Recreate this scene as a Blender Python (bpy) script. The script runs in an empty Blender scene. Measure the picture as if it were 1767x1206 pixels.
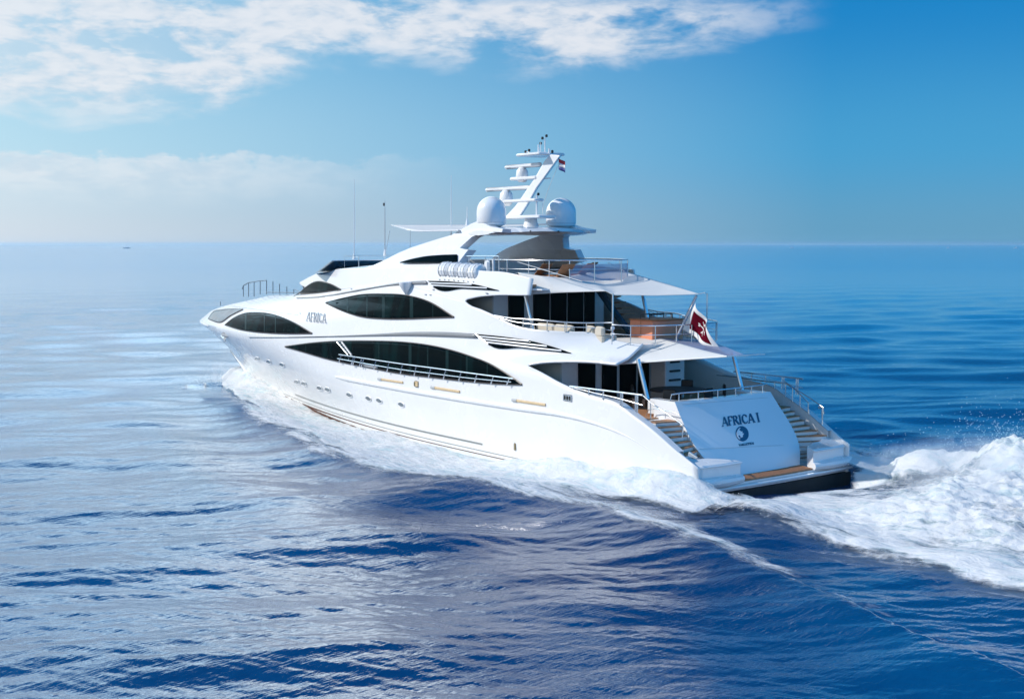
import bpy, math, random
import numpy as np
from mathutils import Vector
from mathutils.geometry import tessellate_polygon
random.seed(7); rng = np.random.default_rng(7)
scene = bpy.context.scene
COL = scene.collection
# ------------------------------------------------------------------ camera
FPX, WPX, HPX, HORIZ = 2160.0, 1767.0, 1206.0, 421.0
CAM = np.array([-30.393, 35.684, 9.042]); YAW = math.radians(37.45)
PITCH = math.atan((HPX/2-HORIZ)/FPX)
V = np.array([math.cos(YAW), -math.sin(YAW), 0.0]); R = np.array([-math.sin(YAW), -math.cos(YAW), 0.0])
F = V*math.cos(PITCH)+np.array([0, 0, -math.sin(PITCH)]); U = V*math.sin(PITCH)+np.array([0, 0, math.cos(PITCH)])
cd = bpy.data.cameras.new('camera'); cam = bpy.data.objects.new('camera', cd); COL.objects.link(cam)
cd.sensor_width = 36; cd.lens = FPX/WPX*36; cd.clip_start = .5; cd.clip_end = 80000
cam.location = CAM; cam.rotation_euler = Vector(F).to_track_quat('-Z', 'Y').to_euler()
scene.camera = cam
scene.view_settings.view_transform = 'Standard'; scene.view_settings.look = 'None'
scene.view_settings.exposure = 0.12; scene.view_settings.gamma = 1
scene.render.engine = 'CYCLES'
cy = scene.cycles
cy.max_bounces = 8; cy.transparent_max_bounces = 12; cy.volume_bounces = 3; cy.caustics_reflective = False; cy.caustics_refractive = False
cy.use_denoising = True
# ------------------------------------------------------------------ sun and sky
SUNEL = math.radians(36)
sh = -R*math.cos(math.radians(4))-V*math.sin(math.radians(4))
SUN = np.array([sh[0]*math.cos(SUNEL), sh[1]*math.cos(SUNEL), math.sin(SUNEL)])
sl = bpy.data.lights.new('sun', 'SUN'); so = bpy.data.objects.new('sun', sl); COL.objects.link(so)
sl.energy = 3.7; sl.angle = math.radians(.53); sl.color = (1, .955, .89)
so.rotation_euler = Vector(SUN).to_track_quat('Z', 'Y').to_euler()

class NT:
    def __init__(s, tree): s.t = tree; s.n = tree.nodes; s.l = tree.links
    def new(s, ty, **k):
        n = s.n.new(ty)
        for a, b in k.items(): setattr(n, a, b)
        return n
    def put(s, sock, v):
        if hasattr(v, 'is_linked') or hasattr(v, 'links'): s.l.new(v, sock)
        elif v is not None: sock.default_value = v
    def m(s, op, a, b=None, c=None, clamp=False):
        n = s.new('ShaderNodeMath', operation=op, use_clamp=clamp); s.put(n.inputs[0], a)
        if b is not None: s.put(n.inputs[1], b)
        if c is not None: s.put(n.inputs[2], c)
        return n.outputs[0]
    def mr(s, v, a, b, c=0.0, d=1.0, smooth=True):
        n = s.new('ShaderNodeMapRange', interpolation_type='SMOOTHSTEP' if smooth else 'LINEAR')
        for i, x in enumerate((v, a, b, c, d)): s.put(n.inputs[i], x)
        return n.outputs[0]
    def mix(s, f, a, b):
        n = s.new('ShaderNodeMix', data_type='RGBA'); s.put(n.inputs[0], f); s.put(n.inputs[6], a); s.put(n.inputs[7], b)
        return n.outputs[2]
    def comb(s, x, y, z=0.0):
        n = s.new('ShaderNodeCombineXYZ')
        for i, q in enumerate((x, y, z)): s.put(n.inputs[i], q)
        return n.outputs[0]
    def noise(s, vec, scale, detail=4, rough=.5, dist=0.0, dim='3D'):
        n = s.new('ShaderNodeTexNoise', noise_dimensions=dim); s.put(n.inputs['Vector'], vec)
        n.inputs['Scale'].default_value = scale; n.inputs['Detail'].default_value = detail
        n.inputs['Roughness'].default_value = rough; n.inputs['Distortion'].default_value = dist
        return n.outputs[0]
    def ramp(s, fac, pts, col=False, interp='LINEAR'):
        n = s.new('ShaderNodeValToRGB'); cr = n.color_ramp; cr.interpolation = interp; s.put(n.inputs[0], fac)
        while len(cr.elements) < len(pts): cr.elements.new(.5)
        for e, (p, c) in zip(cr.elements, pts):
            e.position = p; e.color = tuple(c)+(1,) if col else (c, c, c, 1)
        return n.outputs[0]

world = bpy.data.worlds.new('World'); scene.world = world; world.use_nodes = True
w = NT(world.node_tree); w.n.clear()
tc = w.new('ShaderNodeTexCoord'); sep = w.new('ShaderNodeSeparateXYZ'); w.l.new(tc.outputs['Generated'], sep.inputs[0])
dx, dy, dz = sep.outputs
az0 = math.atan2(V[1], V[0])                       # compass bearings are measured from this bearing, degrees, clockwise
ca = w.m('ADD', w.m('MULTIPLY', dx, float(V[0])), w.m('MULTIPLY', dy, float(V[1])))
sa = w.m('ADD', w.m('MULTIPLY', dx, float(R[0])), w.m('MULTIPLY', dy, float(R[1])))
A = w.m('MULTIPLY', w.m('ARCTAN2', sa, ca), 57.2958)
E = w.m('MULTIPLY', w.m('ARCSINE', dz), 57.2958)
sky = w.new('ShaderNodeTexSky', sky_type='NISHITA', sun_disc=False)
sky.sun_elevation = SUNEL; sky.sun_rotation = math.atan2(SUN[0], SUN[1]); sky.altitude = 0; sky.air_density = 1.0; sky.dust_density = 1.5; sky.ozone_density = 2.0
sg = w.mr(A, -27, 14, 1, 0, False)                 # side of the sky towards the sun
sg2 = w.m('POWER', sg, 1.05)
def c10(r, g, b): return (r*10, g*10, b*10, 1)
hor = w.mix(sg2, c10(.115, .33, .52), c10(.70, .76, .82))
mid = w.mix(sg2, c10(.05, .32, .60), c10(.52, .75, .86))
top = w.mix(sg2, c10(.001, .21, .54), c10(.28, .62, .83))
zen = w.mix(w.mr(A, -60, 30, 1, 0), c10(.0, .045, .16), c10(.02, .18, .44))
zen = w.mix(w.mr(A, 50, 90), zen, c10(.04, .38, .95)); top = w.mix(w.mr(A, 50, 90), top, c10(.05, .38, .90))  # unseen sky to the right and behind, brightened to light the transom blue
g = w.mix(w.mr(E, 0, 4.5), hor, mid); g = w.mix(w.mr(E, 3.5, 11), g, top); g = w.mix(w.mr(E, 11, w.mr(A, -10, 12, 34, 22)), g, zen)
# clouds: a long upper bank, a soft low bank, and an unseen bright patch above, added to whiten the water reflections
ang = w.comb(w.m('MULTIPLY', A, .10), w.m('MULTIPLY', E, .27))
n1 = w.noise(ang, 2.4, 9, .56, .35); n2 = w.noise(ang, 7.5, 6, .6, .3)
a01 = w.mr(A, -26, 24, 0, 1, False)
def ap(px): return max(0, min(1, (((px-883.5)/37.7)+26)/50))
lo = w.ramp(a01, [(0, .255), (ap(150), .265), (ap(400), .285), (ap(560), .39), (ap(700), .40), (ap(1000), .375), (ap(1180), .415), (ap(1390), .478), (1, .50)])
hi = w.ramp(a01, [(0, .95), (ap(700), .62), (ap(800), .565), (ap(1000), .558), (ap(1390), .525), (1, .50)])
e20 = w.m('DIVIDE', E, 20.0)
wob = w.m('MULTIPLY', w.m('SUBTRACT', n1, .5), .16)
dlo = w.m('SUBTRACT', w.m('ADD', e20, wob), lo); dhi = w.m('SUBTRACT', hi, w.m('ADD', e20, wob))
band = w.m('MULTIPLY', w.mr(dlo, -.02, .07), w.mr(dhi, -.02, .04))
ftex = w.mr(w.m('ADD', w.m('MULTIPLY', n1, .75), w.m('MULTIPLY', n2, .25)), .33, .54)
fadeR = w.mr(A, 3, 15, 1, .0)
c1 = w.m('MULTIPLY', band, w.m('MAXIMUM', w.m('MULTIPLY', ftex, 1.0), w.m('MULTIPLY', w.mr(A, -2, -24), .62)))
c1 = w.m('MULTIPLY', c1, w.m('MULTIPLY_ADD', fadeR, .6, .4))
c1 = w.m('MULTIPLY', c1, w.mr(A, 12, 14.5, 1, 0))
n3 = w.noise(w.comb(w.m('MULTIPLY', A, .16), w.m('MULTIPLY', E, .3), 7.3), 4.0, 7, .6)
lowtop = w.m('ADD', 3.9, w.m('MULTIPLY', w.m('SUBTRACT', n3, .5), 2.2))
c2 = w.m('MULTIPLY', w.mr(w.m('SUBTRACT', lowtop, E), -.05, .3), w.mr(E, 1.2, 3.2))
c2 = w.m('MULTIPLY', w.m('MULTIPLY', c2, w.mr(A, -17, -.5, 1, 0)), w.m('MULTIPLY_ADD', n3, .5, .32))
nh = w.noise(w.comb(w.m('MULTIPLY', A, .035), w.m('MULTIPLY', E, .06), 3.1), 2.2, 7, .58)
c3 = w.m('MULTIPLY', w.mr(nh, w.mr(A, -14, 9, .15, .50), w.mr(A, -14, 9, .38, .75)), w.m('MULTIPLY', w.m('MULTIPLY', w.mr(A, -110, -70), w.mr(E, 11.6, 16)), w.mr(E, 22, 30, 1, 0)))
c3 = w.m('MULTIPLY', c3, w.mr(A, -2, 12, 1, .0))
ccol = w.mix(w.mr(w.m('ADD', w.m('MULTIPLY', n2, .5), w.m('MULTIPLY', n1, .5)), .40, .60), c10(.58, .66, .76), c10(.82, .82, .85))
ccol = w.mix(w.m('MULTIPLY', sg, .35), ccol, c10(.72, .78, .84))
cl = w.m('MAXIMUM', w.m('MULTIPLY', c1, .88), c2)
g = w.mix(w.m('MULTIPLY', c3, .95), g, w.mix(w.mr(A, -20, -6), c10(1.9, 2.75, 3.3), c10(2.9, 3.2, 3.25))); g = w.mix(cl, g, ccol)  # over-bright patch is out of view, added for pale reflections on the sea
g = w.mix(w.mr(E, -1, -4), g, c10(.02, .10, .25))
g = w.mix(.05, g, sky.outputs[0])
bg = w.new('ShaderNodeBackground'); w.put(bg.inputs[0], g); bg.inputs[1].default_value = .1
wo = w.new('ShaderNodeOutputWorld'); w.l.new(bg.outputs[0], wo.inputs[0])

# ------------------------------------------------------------------ geometry helpers
def ray(px, py): return F*FPX+R*(px-WPX/2)-U*(py-HPX/2)
def on(px, py, ax, val):
    d = ray(px, py); return CAM+d*(val-CAM[ax])/d[ax]
def curve(pts):
    """smooth curve through points, as a function of the first coordinate"""
    pts = sorted(pts); X = np.array([p[0] for p in pts], float); Y = np.array([p[1] for p in pts], float)
    d = np.diff(Y)/np.diff(X); m = np.zeros(len(X)); m[0] = d[0]; m[-1] = d[-1]
    if len(X) > 2: m[1:-1] = (d[:-1]*np.diff(X)[1:]+d[1:]*np.diff(X)[:-1])/(X[2:]-X[:-2])
    def f(x):
        x = np.clip(x, X[0], X[-1]); i = np.clip(np.searchsorted(X, x)-1, 0, len(X)-2)
        h = X[i+1]-X[i]; t = (x-X[i])/h
        return (2*t**3-3*t**2+1)*Y[i]+(t**3-2*t**2+t)*h*m[i]+(-2*t**3+3*t**2)*Y[i+1]+(t**3-t**2)*h*m[i+1]
    return f
def sstep(x, a, b):
    t = np.clip((x-a)/(b-a), 0, 1); return t*t*(3-2*t)

class MB:
    def __init__(s): s.v = []; s.f = []; s.mi = []
    def add(s, vs, fs, mi=0):
        o = len(s.v); s.v += [tuple(map(float, p)) for p in vs]; s.f += [tuple(i+o for i in f) for f in fs]; s.mi += [mi]*len(fs)
        return s
    def grid(s, P, closed_v=False, mi=0, flip=False):
        P = np.asarray(P); n, m = P.shape[:2]; fs = []
        for i in range(n-1):
            for j in range(m-1+(1 if closed_v else 0)):
                k = (j+1) % m; q = (i*m+j, (i+1)*m+j, (i+1)*m+k, i*m+k)
                fs.append(q[::-1] if flip else q)
        return s.add(P.reshape(-1, 3), fs, mi)
    def box(s, c, sz, rz=0, bev=0.0, tilt=0):
        hx, hy, hz = [q/2 for q in sz]; b = min(bev, hx*.9, hy*.9, hz*.9)
        pts = []
        lays = [(-hz, b), (-hz+b, 0), (hz-b, 0), (hz, b)] if b > 0 else [(-hz, 0), (hz, 0)]
        for z, ins in lays:
            X, Y = hx-ins, hy-ins
            ring = [(-X+b, -Y), (X-b, -Y), (X, -Y+b), (X, Y-b), (X-b, Y), (-X+b, Y), (-X, Y-b), (-X, -Y+b)] if b > 0 else [(-X, -Y), (X, -Y), (X, Y), (-X, Y)]
            pts.append([(x, y, z) for x, y in ring])
        n = len(pts[0]); vs = []
        cr, sr, ct, st = math.cos(rz), math.sin(rz), math.cos(tilt), math.sin(tilt)
        for l in pts:
            for x, y, z in l:
                x, z = x*ct+z*st, -x*st+z*ct
                vs.append((c[0]+x*cr-y*sr, c[1]+x*sr+y*cr, c[2]+z))
        fs = [tuple(range(n))[::-1], tuple(range((len(pts)-1)*n, len(pts)*n))]
        for k in range(len(pts)-1):
            for i in range(n): j = (i+1) % n; fs.append((k*n+i, k*n+j, (k+1)*n+j, (k+1)*n+i))
        return s.add(vs, fs)
    def tube(s, pts, r, n=8, sq=(1, 1)):
        P = np.array(pts, float); m = len(P); rs = r if hasattr(r, '__len__') else [r]*m; vs = []
        for i in range(m):
            t = P[min(i+1, m-1)]-P[max(i-1, 0)]; t /= (np.linalg.norm(t)+1e-9)
            a = np.array([0, 0, 1.0]) if abs(t[2]) < .9 else np.array([1.0, 0, 0])
            u = np.cross(t, a); u /= np.linalg.norm(u); v = np.cross(u, t)
            for k in range(n):
                an = 2*math.pi*k/n; vs.append(P[i]+u*math.cos(an)*rs[i]*sq[0]+v*math.sin(an)*rs[i]*sq[1])
        fs = [tuple(range(n)), tuple(range((m-1)*n, m*n))[::-1]]
        for i in range(m-1):
            for k in range(n): j = (k+1) % n; fs.append((i*n+k, (i+1)*n+k, (i+1)*n+j, i*n+j))
        return s.add(vs, fs)
    def lathe(s, c, prof, n=32, ax='z'):
        """prof: (radius, height) pairs"""
        vs = []; m = len(prof)
        for rr, h in prof:
            for k in range(n):
                an = 2*math.pi*k/n; a, b = rr*math.cos(an), rr*math.sin(an)
                vs.append((c[0]+a, c[1]+b, c[2]+h) if ax == 'z' else (c[0]+h, c[1]+a, c[2]+b))
        fs = [tuple(range(n))[::-1], tuple(range((m-1)*n, m*n))]
        for i in range(m-1):
            for k in range(n): j = (k+1) % n; fs.append((i*n+k, i*n+j, (i+1)*n+j, (i+1)*n+k))
        return s.add(vs, fs)
    def plate(s, front, back):
        """closed solid between two matching outlines"""
        n = len(front); tri = tessellate_polygon([[Vector(p) for p in front]])
        fs = [tuple(t) for t in tri]+[tuple(i+n for i in t[::-1]) for t in tri]
        for i in range(n): j = (i+1) % n; fs.append((i, j, n+j, n+i))
        return s.add(list(front)+list(back), fs)
    def build(s, name, mats, parent=None, smooth=True, sharp=35, off=None):
        me = bpy.data.meshes.new(name); vs = s.v
        me.from_pydata(vs, [], s.f)
        import bmesh
        bm = bmesh.new(); bm.from_mesh(me); bmesh.ops.remove_doubles(bm, verts=bm.verts, dist=.0004)
        bmesh.ops.recalc_face_normals(bm, faces=bm.faces); bm.to_mesh(me); bm.free()
        for mt in (mats if isinstance(mats, (list, tuple)) else [mats]): me.materials.append(mt)
        if smooth:
            me.polygons.foreach_set('use_smooth', [True]*len(me.polygons)); me.set_sharp_from_angle(angle=math.radians(sharp))
        o = bpy.data.objects.new(name, me); COL.objects.link(o)
        if parent is not None: o.parent = parent; o.matrix_parent_inverse = Matrix_I(parent)
        return o
def Matrix_I(p):
    from mathutils import Matrix
    q = p; M = Matrix.Identity(4)
    while q is not None: M = Matrix.LocRotScale(q.location, q.rotation_euler, q.scale) @ (q.matrix_parent_inverse if q.parent else Matrix.Identity(4)) @ M if False else Matrix.LocRotScale(q.location, q.rotation_euler, q.scale) @ M; q = q.parent if (q.parent and q.type == 'EMPTY') else None
    return M.inverted() if p.type == 'EMPTY' else Matrix.Identity(4)
def empty(name, loc, label, cat, group=None):
    o = bpy.data.objects.new(name, None); COL.objects.link(o); o.location = loc; o.empty_display_size = .3
    return tag(o, label, cat, group)
def tag(o, label=None, cat=None, group=None, kind=None):
    for k, v in (('label', label), ('category', cat), ('group', group), ('kind', kind)):
        if v: o[k] = v
    return o

# ------------------------------------------------------------------ materials
def mat(name, col, rough=.5, metal=0.0, coat=0.0, spec=.5, var=.04, vscale=2.0, bump=0.0, bscale=40, trans=0.0, sub=None):
    m = bpy.data.materials.new(name); m.use_nodes = True; t = NT(m.node_tree); b = t.n['Principled BSDF']
    g = t.new('ShaderNodeNewGeometry'); n = t.noise(g.outputs['Position'], vscale, 4, .6)
    c = t.mix(t.mr(n, .3, .7), tuple(x*(1-var) for x in col)+(1,), tuple(min(1, x*(1+var)) for x in col)+(1,))
    t.put(b.inputs['Base Color'], c); t.put(b.inputs['Roughness'], t.mr(n, .3, .7, max(0, rough*.88), min(1, rough*1.12)))
    b.inputs['Metallic'].default_value = metal; b.inputs['Coat Weight'].default_value = coat; b.inputs['Coat Roughness'].default_value = .06
    b.inputs['Specular IOR Level'].default_value = spec; b.inputs['Transmission Weight'].default_value = trans
    if bump:
        bn = t.new('ShaderNodeBump'); t.put(bn.inputs['Height'], t.noise(g.outputs['Position'], bscale, 4, .6)); bn.inputs['Strength'].default_value = bump; bn.inputs['Distance'].default_value = .02
        t.put(b.inputs['Normal'], bn.outputs[0])
    return m
M_white = mat('white_gelcoat', (.80, .79, .785), .26, coat=.7, var=.02, vscale=.5, bump=.05, bscale=.7)
M_deckw = mat('white_deck', (.70, .70, .68), .6, var=.03)
M_cream = mat('cream_panel', (.66, .61, .53), .45, var=.03)
M_grey = mat('grey_stripe', (.23, .23, .235), .35, coat=.2)
M_glass = mat('dark_glass', (.003, .012, .014), .03, spec=.16, var=.5, vscale=.35)
def glass_mat():
    m = bpy.data.materials.new('dark_tinted_glass'); m.use_nodes = True; t = NT(m.node_tree); b = t.n['Principled BSDF']
    g = t.new('ShaderNodeNewGeometry'); mp = t.new('ShaderNodeMapping'); t.l.new(g.outputs['Position'], mp.inputs[0]); mp.inputs['Scale'].default_value = (1.0, .15, .12)
    n = t.noise(mp.outputs[0], .9, 3, .5); t.put(b.inputs['Base Color'], t.mix(t.mr(n, .50, .64), (.0006, .0035, .0045, 1), (.002, .013, .014, 1)))
    b.inputs['Roughness'].default_value = .03; b.inputs['Specular IOR Level'].default_value = .02; return m
M_glass = glass_mat()
M_glass2 = mat('pale_glass', (.16, .19, .21), .12, spec=.6, var=.25, vscale=1.2)
M_glassb = mat('blue_windscreen', (.02, .10, .17), .08, spec=.6, var=.3)
M_frame = mat('window_edge', (.05, .035, .03), .4)
M_steel = mat('polished_steel', (.72, .74, .76), .22, metal=.9)
M_dsteel = mat('dull_steel', (.16, .19, .22), .3, metal=.6)
M_dark = mat('dark_interior', (.012, .014, .016), .5, var=.4)
M_teak = mat('teak', (.36, .17, .08), .6, var=.25, vscale=9)
M_teakd = mat('teak_lounger_wood', (.40, .16, .06), .5, var=.2, vscale=6)
M_tan = mat('tan_fender_pad', (.62, .46, .27), .6, var=.1, vscale=9)
M_bronze = mat('bronze', (.30, .24, .14), .4, metal=.4)
M_orange = mat('orange_cover', (.74, .27, .15), .7, var=.05, bump=.2, bscale=12)
M_beige = mat('beige_cushion', (.62, .55, .45), .85, var=.06, bump=.2)
M_canvas = mat('white_canvas', (.76, .75, .73), .85, var=.02, vscale=1.5, bump=.15, bscale=5)
M_ltr = mat('teal_lettering', (.012, .10, .19), .35)
M_ltrg = mat('grey_lettering', (.42, .43, .44), .35)
M_line = mat('waterline_stripe', (.24, .25, .24), .4)
M_anti = mat('antifouling', (.10, .035, .018), .7, var=.3)
M_anod = mat('dark_hull_bottom', (.012, .02, .022), .6)
M_black = mat('black_rubber', (.02, .02, .02), .5)
M_blue = mat('grey_blue_cushion', (.16, .24, .30), .8)
M_red = mat('red', (.55, .03, .04), .6); M_navy = mat('navy', (.03, .05, .22), .6)
M_transom = mat('white_transom_gelcoat', (.80, .80, .805), .14, coat=.6, var=.01, vscale=.6)
def trans_mat(name, col, f):
    m = bpy.data.materials.new(name); m.use_nodes = True; t = NT(m.node_tree); t.n.clear()
    g = t.new('ShaderNodeNewGeometry'); n = t.noise(g.outputs['Position'], 1.5, 3)
    c = t.mix(n, tuple(x*.92 for x in col)+(1,), col+(1,))
    d = t.new('ShaderNodeBsdfDiffuse'); t.put(d.inputs[0], c)
    tl = t.new('ShaderNodeBsdfTranslucent'); t.put(tl.inputs[0], c)
    mx = t.new('ShaderNodeMixShader'); mx.inputs[0].default_value = f; t.l.new(d.outputs[0], mx.inputs[1]); t.l.new(tl.outputs[0], mx.inputs[2])
    o = t.new('ShaderNodeOutputMaterial'); t.l.new(mx.outputs[0], o.inputs[0]); return m
M_sail = trans_mat('awning_canvas', (.80, .79, .77), .22)
def mesh_mat():
    m = bpy.data.materials.new('shade_tinted_sheer'); m.use_nodes = True; t = NT(m.node_tree); t.n.clear()
    d = t.new('ShaderNodeBsdfDiffuse'); d.inputs[0].default_value = (.30, .32, .45, 1)  # sheer cloth, with the blue shade on that awning half put into its colour
    g = t.new('ShaderNodeNewGeometry'); n = t.noise(g.outputs['Position'], 2.0, 3)
    tr = t.new('ShaderNodeBsdfTransparent'); mx = t.new('ShaderNodeMixShader'); t.put(mx.inputs[0], t.mr(n, .2, .8, .5, .72))
    t.l.new(tr.outputs[0], mx.inputs[1]); t.l.new(d.outputs[0], mx.inputs[2])
    o = t.new('ShaderNodeOutputMaterial'); t.l.new(mx.outputs[0], o.inputs[0]); return m
M_mesh = mesh_mat()

# ------------------------------------------------------------------ hull form
_tip = curve([(-1.3, 42.0), (.0, 43.9), (.5, 44.6), (1.04, 45.4), (1.61, 46.44), (2.48, 48.0), (3.24, 49.7), (3.80, 51.0), (3.95, 51.1)])
_tipu = curve([(3.95, 51.1), (4.1, 50.8), (4.29, 50.3), (4.64, 49.4), (5.25, 46.9), (5.61, 44.6), (5.83, 42.8), (6.05, 40.5), (6.6, 38.5)])
def Xtip(z):
    z = np.asarray(z, float)
    return np.where(z < 3.95, _tip(np.clip(z, -1.3, 3.95)), _tipu(np.clip(z, 3.95, 6.6)))
def Wm(z):
    z = np.asarray(z, float)
    w_ = 4.55+.15*sstep(z, 0, 2.5)-.13*np.clip(z-4, 0, 9)-.10*np.clip(z-6.7, 0, 9)
    return w_-.35*np.clip(-z, 0, 2)
def B(x, z):
    x = np.asarray(x, float); z = np.asarray(z, float); zt = sstep(z, -.2, 3.9)
    L = 29.5-8.5*zt-1.0*sstep(z, 4, 6); p = 1.12-.37*zt
    L = np.where(z > 4.0, L+3.5*sstep(z, 4.2, 5.8), L)
    t = np.clip((Xtip(z)-x)/L, 0, 1)
    s = np.sin(t*math.pi/2)**p
    aft = 1-.085*np.clip(1-x/13, 0, 1)**2-.37*np.clip((13.5-x)/8.5, 0, 1.2)**1.5*sstep(z, 3.9, 4.7)-.26*sstep(x, 9.5, 5.0)*np.clip((z-4.5)/.8, 0, 1.1)*(z < 6.2)
    return Wm(z)*s*aft
_t2 = curve([(5.5, 36.1), (6.05, 35.7), (6.35, 34.9), (6.62, 34.6), (6.74, 35.2), (6.82, 35.3), (7.0, 34.7), (7.4, 33.2), (7.75, 31.8), (8.2, 30.5)])
def B2(x, z):
    x = np.asarray(x, float); z = np.asarray(z, float)
    t = np.clip((_t2(np.clip(z, 5.5, 8.2))-x)/9.0, 0, 1)
    return np.minimum(B(x, z)-.02, Wm(z)*np.sin(t*math.pi/2)**.62)
def side(px, py, fn=B, eps=0.0):
    y = 4.2
    for k in range(34):
        p = on(px, py, 1, y); y = .55*y+.45*float(fn(p[0], p[2]))
    p = on(px, py, 1, y)
    if eps:
        d = .05; gx = float(fn(p[0]+d, p[2])-fn(p[0]-d, p[2]))/(2*d); gz = float(fn(p[0], p[2]+d)-fn(p[0], p[2]-d))/(2*d)
        gx = max(-2.5, min(2.5, gx)); gz = max(-2, min(2, gz))
        n = np.array([-gx, 1, -gz]); p = p+n/np.linalg.norm(n)*eps
    return p
def xz(pts, fn=B):
    return [(float(q[0]), float(q[2])) for q in (side(a, b, fn) for a, b in pts)]
def mirror(P): P = np.array(P, float).copy(); P[..., 1] *= -1; return P

yacht = empty('motor_yacht', (22, 0, 0), 'long white three-deck motor yacht throwing up spray, seen from its port quarter', 'yacht')
def part(mb, name, m, parent=yacht, **k): return mb.build(name, m, parent, **k)

# boundary lines of the side, traced on the surface
TIP1 = xz([(909.5, 629.8)])[0]; TIP2 = xz([(800, 518)])[0]
g_ = xz([(909.5, 629.8), (930, 640.7), (965.6, 660.6), (983.5, 668.6), (1019, 681.5), (1071, 699.4)])
G_f = curve([(a, b) for a, b in g_]+[(3.1, 2.80), (2.5, 2.55), (1.9, 2.25), (1.1, 1.80), (.45, 1.46), (0, 1.25), (-.1, 1.23)])
L1f = curve(xz([(909.5, 629.8), (929.8, 625.8), (969.6, 623.4), (1019, 623.8), (1061, 627.4)])+[(3.0, 4.52)])
U_f = curve(xz([(800, 518), (805, 523), (830, 534), (857, 546), (888, 561), (915, 567), (978, 572), (1022, 574), (1049, 583), (1068, 588)])+[(3.0, 5.30)])
L2f = curve(xz([(800, 518), (824, 512.4), (857, 509.5), (911, 509.5), (972, 504.7)])+[(5.5, 7.16)])
bowtop = [(float(a), float(b)) for a, b in [(51.45, 3.98), (51.0, 4.22), (50.4, 4.42), (49.4, 4.72), (46.8, 5.28), (44.2, 5.62), (42.0, 5.84), (37.15, 6.05)]]
J2f = curve([(TIP2[0], TIP2[1]), (18, 7.05), (22, 7.05), (26, 6.75), (30, 6.4), (33.5, 6.18)]+bowtop)
def Gx(x): return np.where(x > TIP1[0], np.interp(x, [TIP1[0], 20, 51.45], [TIP1[1], 4.1, 3.9]), G_f(x))
def L1x(x): return np.where(x > TIP1[0], Gx(x), L1f(x))
def Ux(x): return np.where(x > TIP2[0], J2f(x), U_f(x))
Tf = curve(xz([(562, 470.6), (579, 465), (600, 463), (628, 462.5), (680, 462), (760, 460), (847, 468), (895, 469), (934, 476), (974, 477), (1010, 487), (1040, 500)], B2)+[(34.9, 7.0), (35.3, 6.85)])
print('tips', TIP1, TIP2, G_f(5.0), L1f(6.), U_f(8.), L2f(8.), Tf(8.), Tf(20.))
xs = np.unique(np.concatenate([np.linspace(0, TIP1[0], 34), np.linspace(TIP1[0], TIP2[0], 16), np.linspace(TIP2[0], 38, 70), 38+13.45*(1-np.linspace(1, 0, 60)**1.6)]))
def XN(xn, z):   # bend stations so that they meet the stem
    tpos = sstep(xn, 36, 51.45); return xn-(51.45-Xtip(z))*tpos
def skin(rowfuncs, xs, fn, XNf=None, th=None):
    rows = []
    for za, zb, n in rowfuncs:
        for k in range(n+1): rows.append((za(xs)*(1-k/n)+zb(xs)*(k/n)))
    Z = np.array(rows).T; X = np.repeat(xs[:, None], Z.shape[1], 1)
    if XNf is not None: X = XNf(X, Z)
    Y = fn(X, Z); return np.stack([X, Y, Z], -1)
c_ = lambda v: (lambda x: np.full_like(x, v))
xe0 = 5.3
mb = MB()
xa = xs[xs >= -.01]
lower = skin([(c_(-1.3), c_(.0), 5), (c_(.0), Gx, 18)], xs, B, XN)
for P in (lower, mirror(lower)): mb.grid(P)
xu = xs[xs >= 3.6]
upper = skin([(L1x, Ux, 22)], np.concatenate([[xe0], xs[xs > xe0+.05]]), B, XN)
for P in (upper, mirror(upper)): mb.grid(P)
hull = part(mb, 'hull', [M_white])
sm = hull.modifiers.new('shell', 'SOLIDIFY'); sm.thickness = .10; sm.offset = -1
# foredeck and bulwark cap
xf = xs[xs >= 28]
zt = J2f(xf); xx = XN(xf, zt); yb = B(xx, zt)
P = [[(xx[i], yb[i]*s, zt[i]-.10+.16*(1-s*s)*min(1, yb[i]/2)) for s in np.linspace(-.985, .985, 13)] for i in range(len(xf))]
part(MB().grid(P), 'foredeck', M_white)
# superstructure skin: brow, flybridge and sun deck fairing
x2 = np.concatenate([np.linspace(10.0, TIP2[0], 22), np.linspace(TIP2[0], 30, 50)[1:], np.linspace(30, 35.3, 40)[1:]])
lo2 = lambda x: np.where(x < TIP2[0], L2f(x), J2f(x)-.12)
def XN2(xn, z):
    return xn-(35.35-_t2(np.clip(z, 5.5, 8.2)))*sstep(xn, 27, 35.3)
sup = skin([(lo2, lambda x: Tf(x)-.16*sstep(x, 12.3, 10.2), 22)], x2, B2, XN2)
mb = MB()
mb.grid(sup); mb.grid(mirror(sup[x2 > 12.0]))
sso = part(mb, 'superstructure', M_white); sm = sso.modifiers.new('shell', 'SOLIDIFY'); sm.thickness = .09; sm.offset = -1
xr = x2[x2 >= 17.5]; zt = Tf(xr); xx = XN2(xr, zt); yb = B2(xx, zt)
P = [[(xx[i], yb[i]*s, zt[i]-.02+.22*(1-s*s)*min(1, yb[i]/2.5)) for s in np.linspace(-.99, .99, 17)] for i in range(len(xr))]
part(MB().grid(P), 'wheelhouse_roof', M_white)

# decks -------------------------------------------------
def deck(name, x0, x1, z, m, inset=.12, th=.1, fn=B, n=30, parent=yacht):
    X = np.linspace(x0, x1, n); W_ = fn(X, np.full(n, z))-inset
    a = [(x, w_, z) for x, w_ in zip(X, W_)]+[(x, -w_, z) for x, w_ in zip(X[::-1], W_[::-1])]
    return part(MB().plate(a, [(p[0], p[1], p[2]-th) for p in a]), name, m, parent, smooth=False)
deck('main_deck', 3.5, 12, 2.5, M_teak)
deck('upper_deck', 9.0, 18, 4.98, M_teak)
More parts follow.
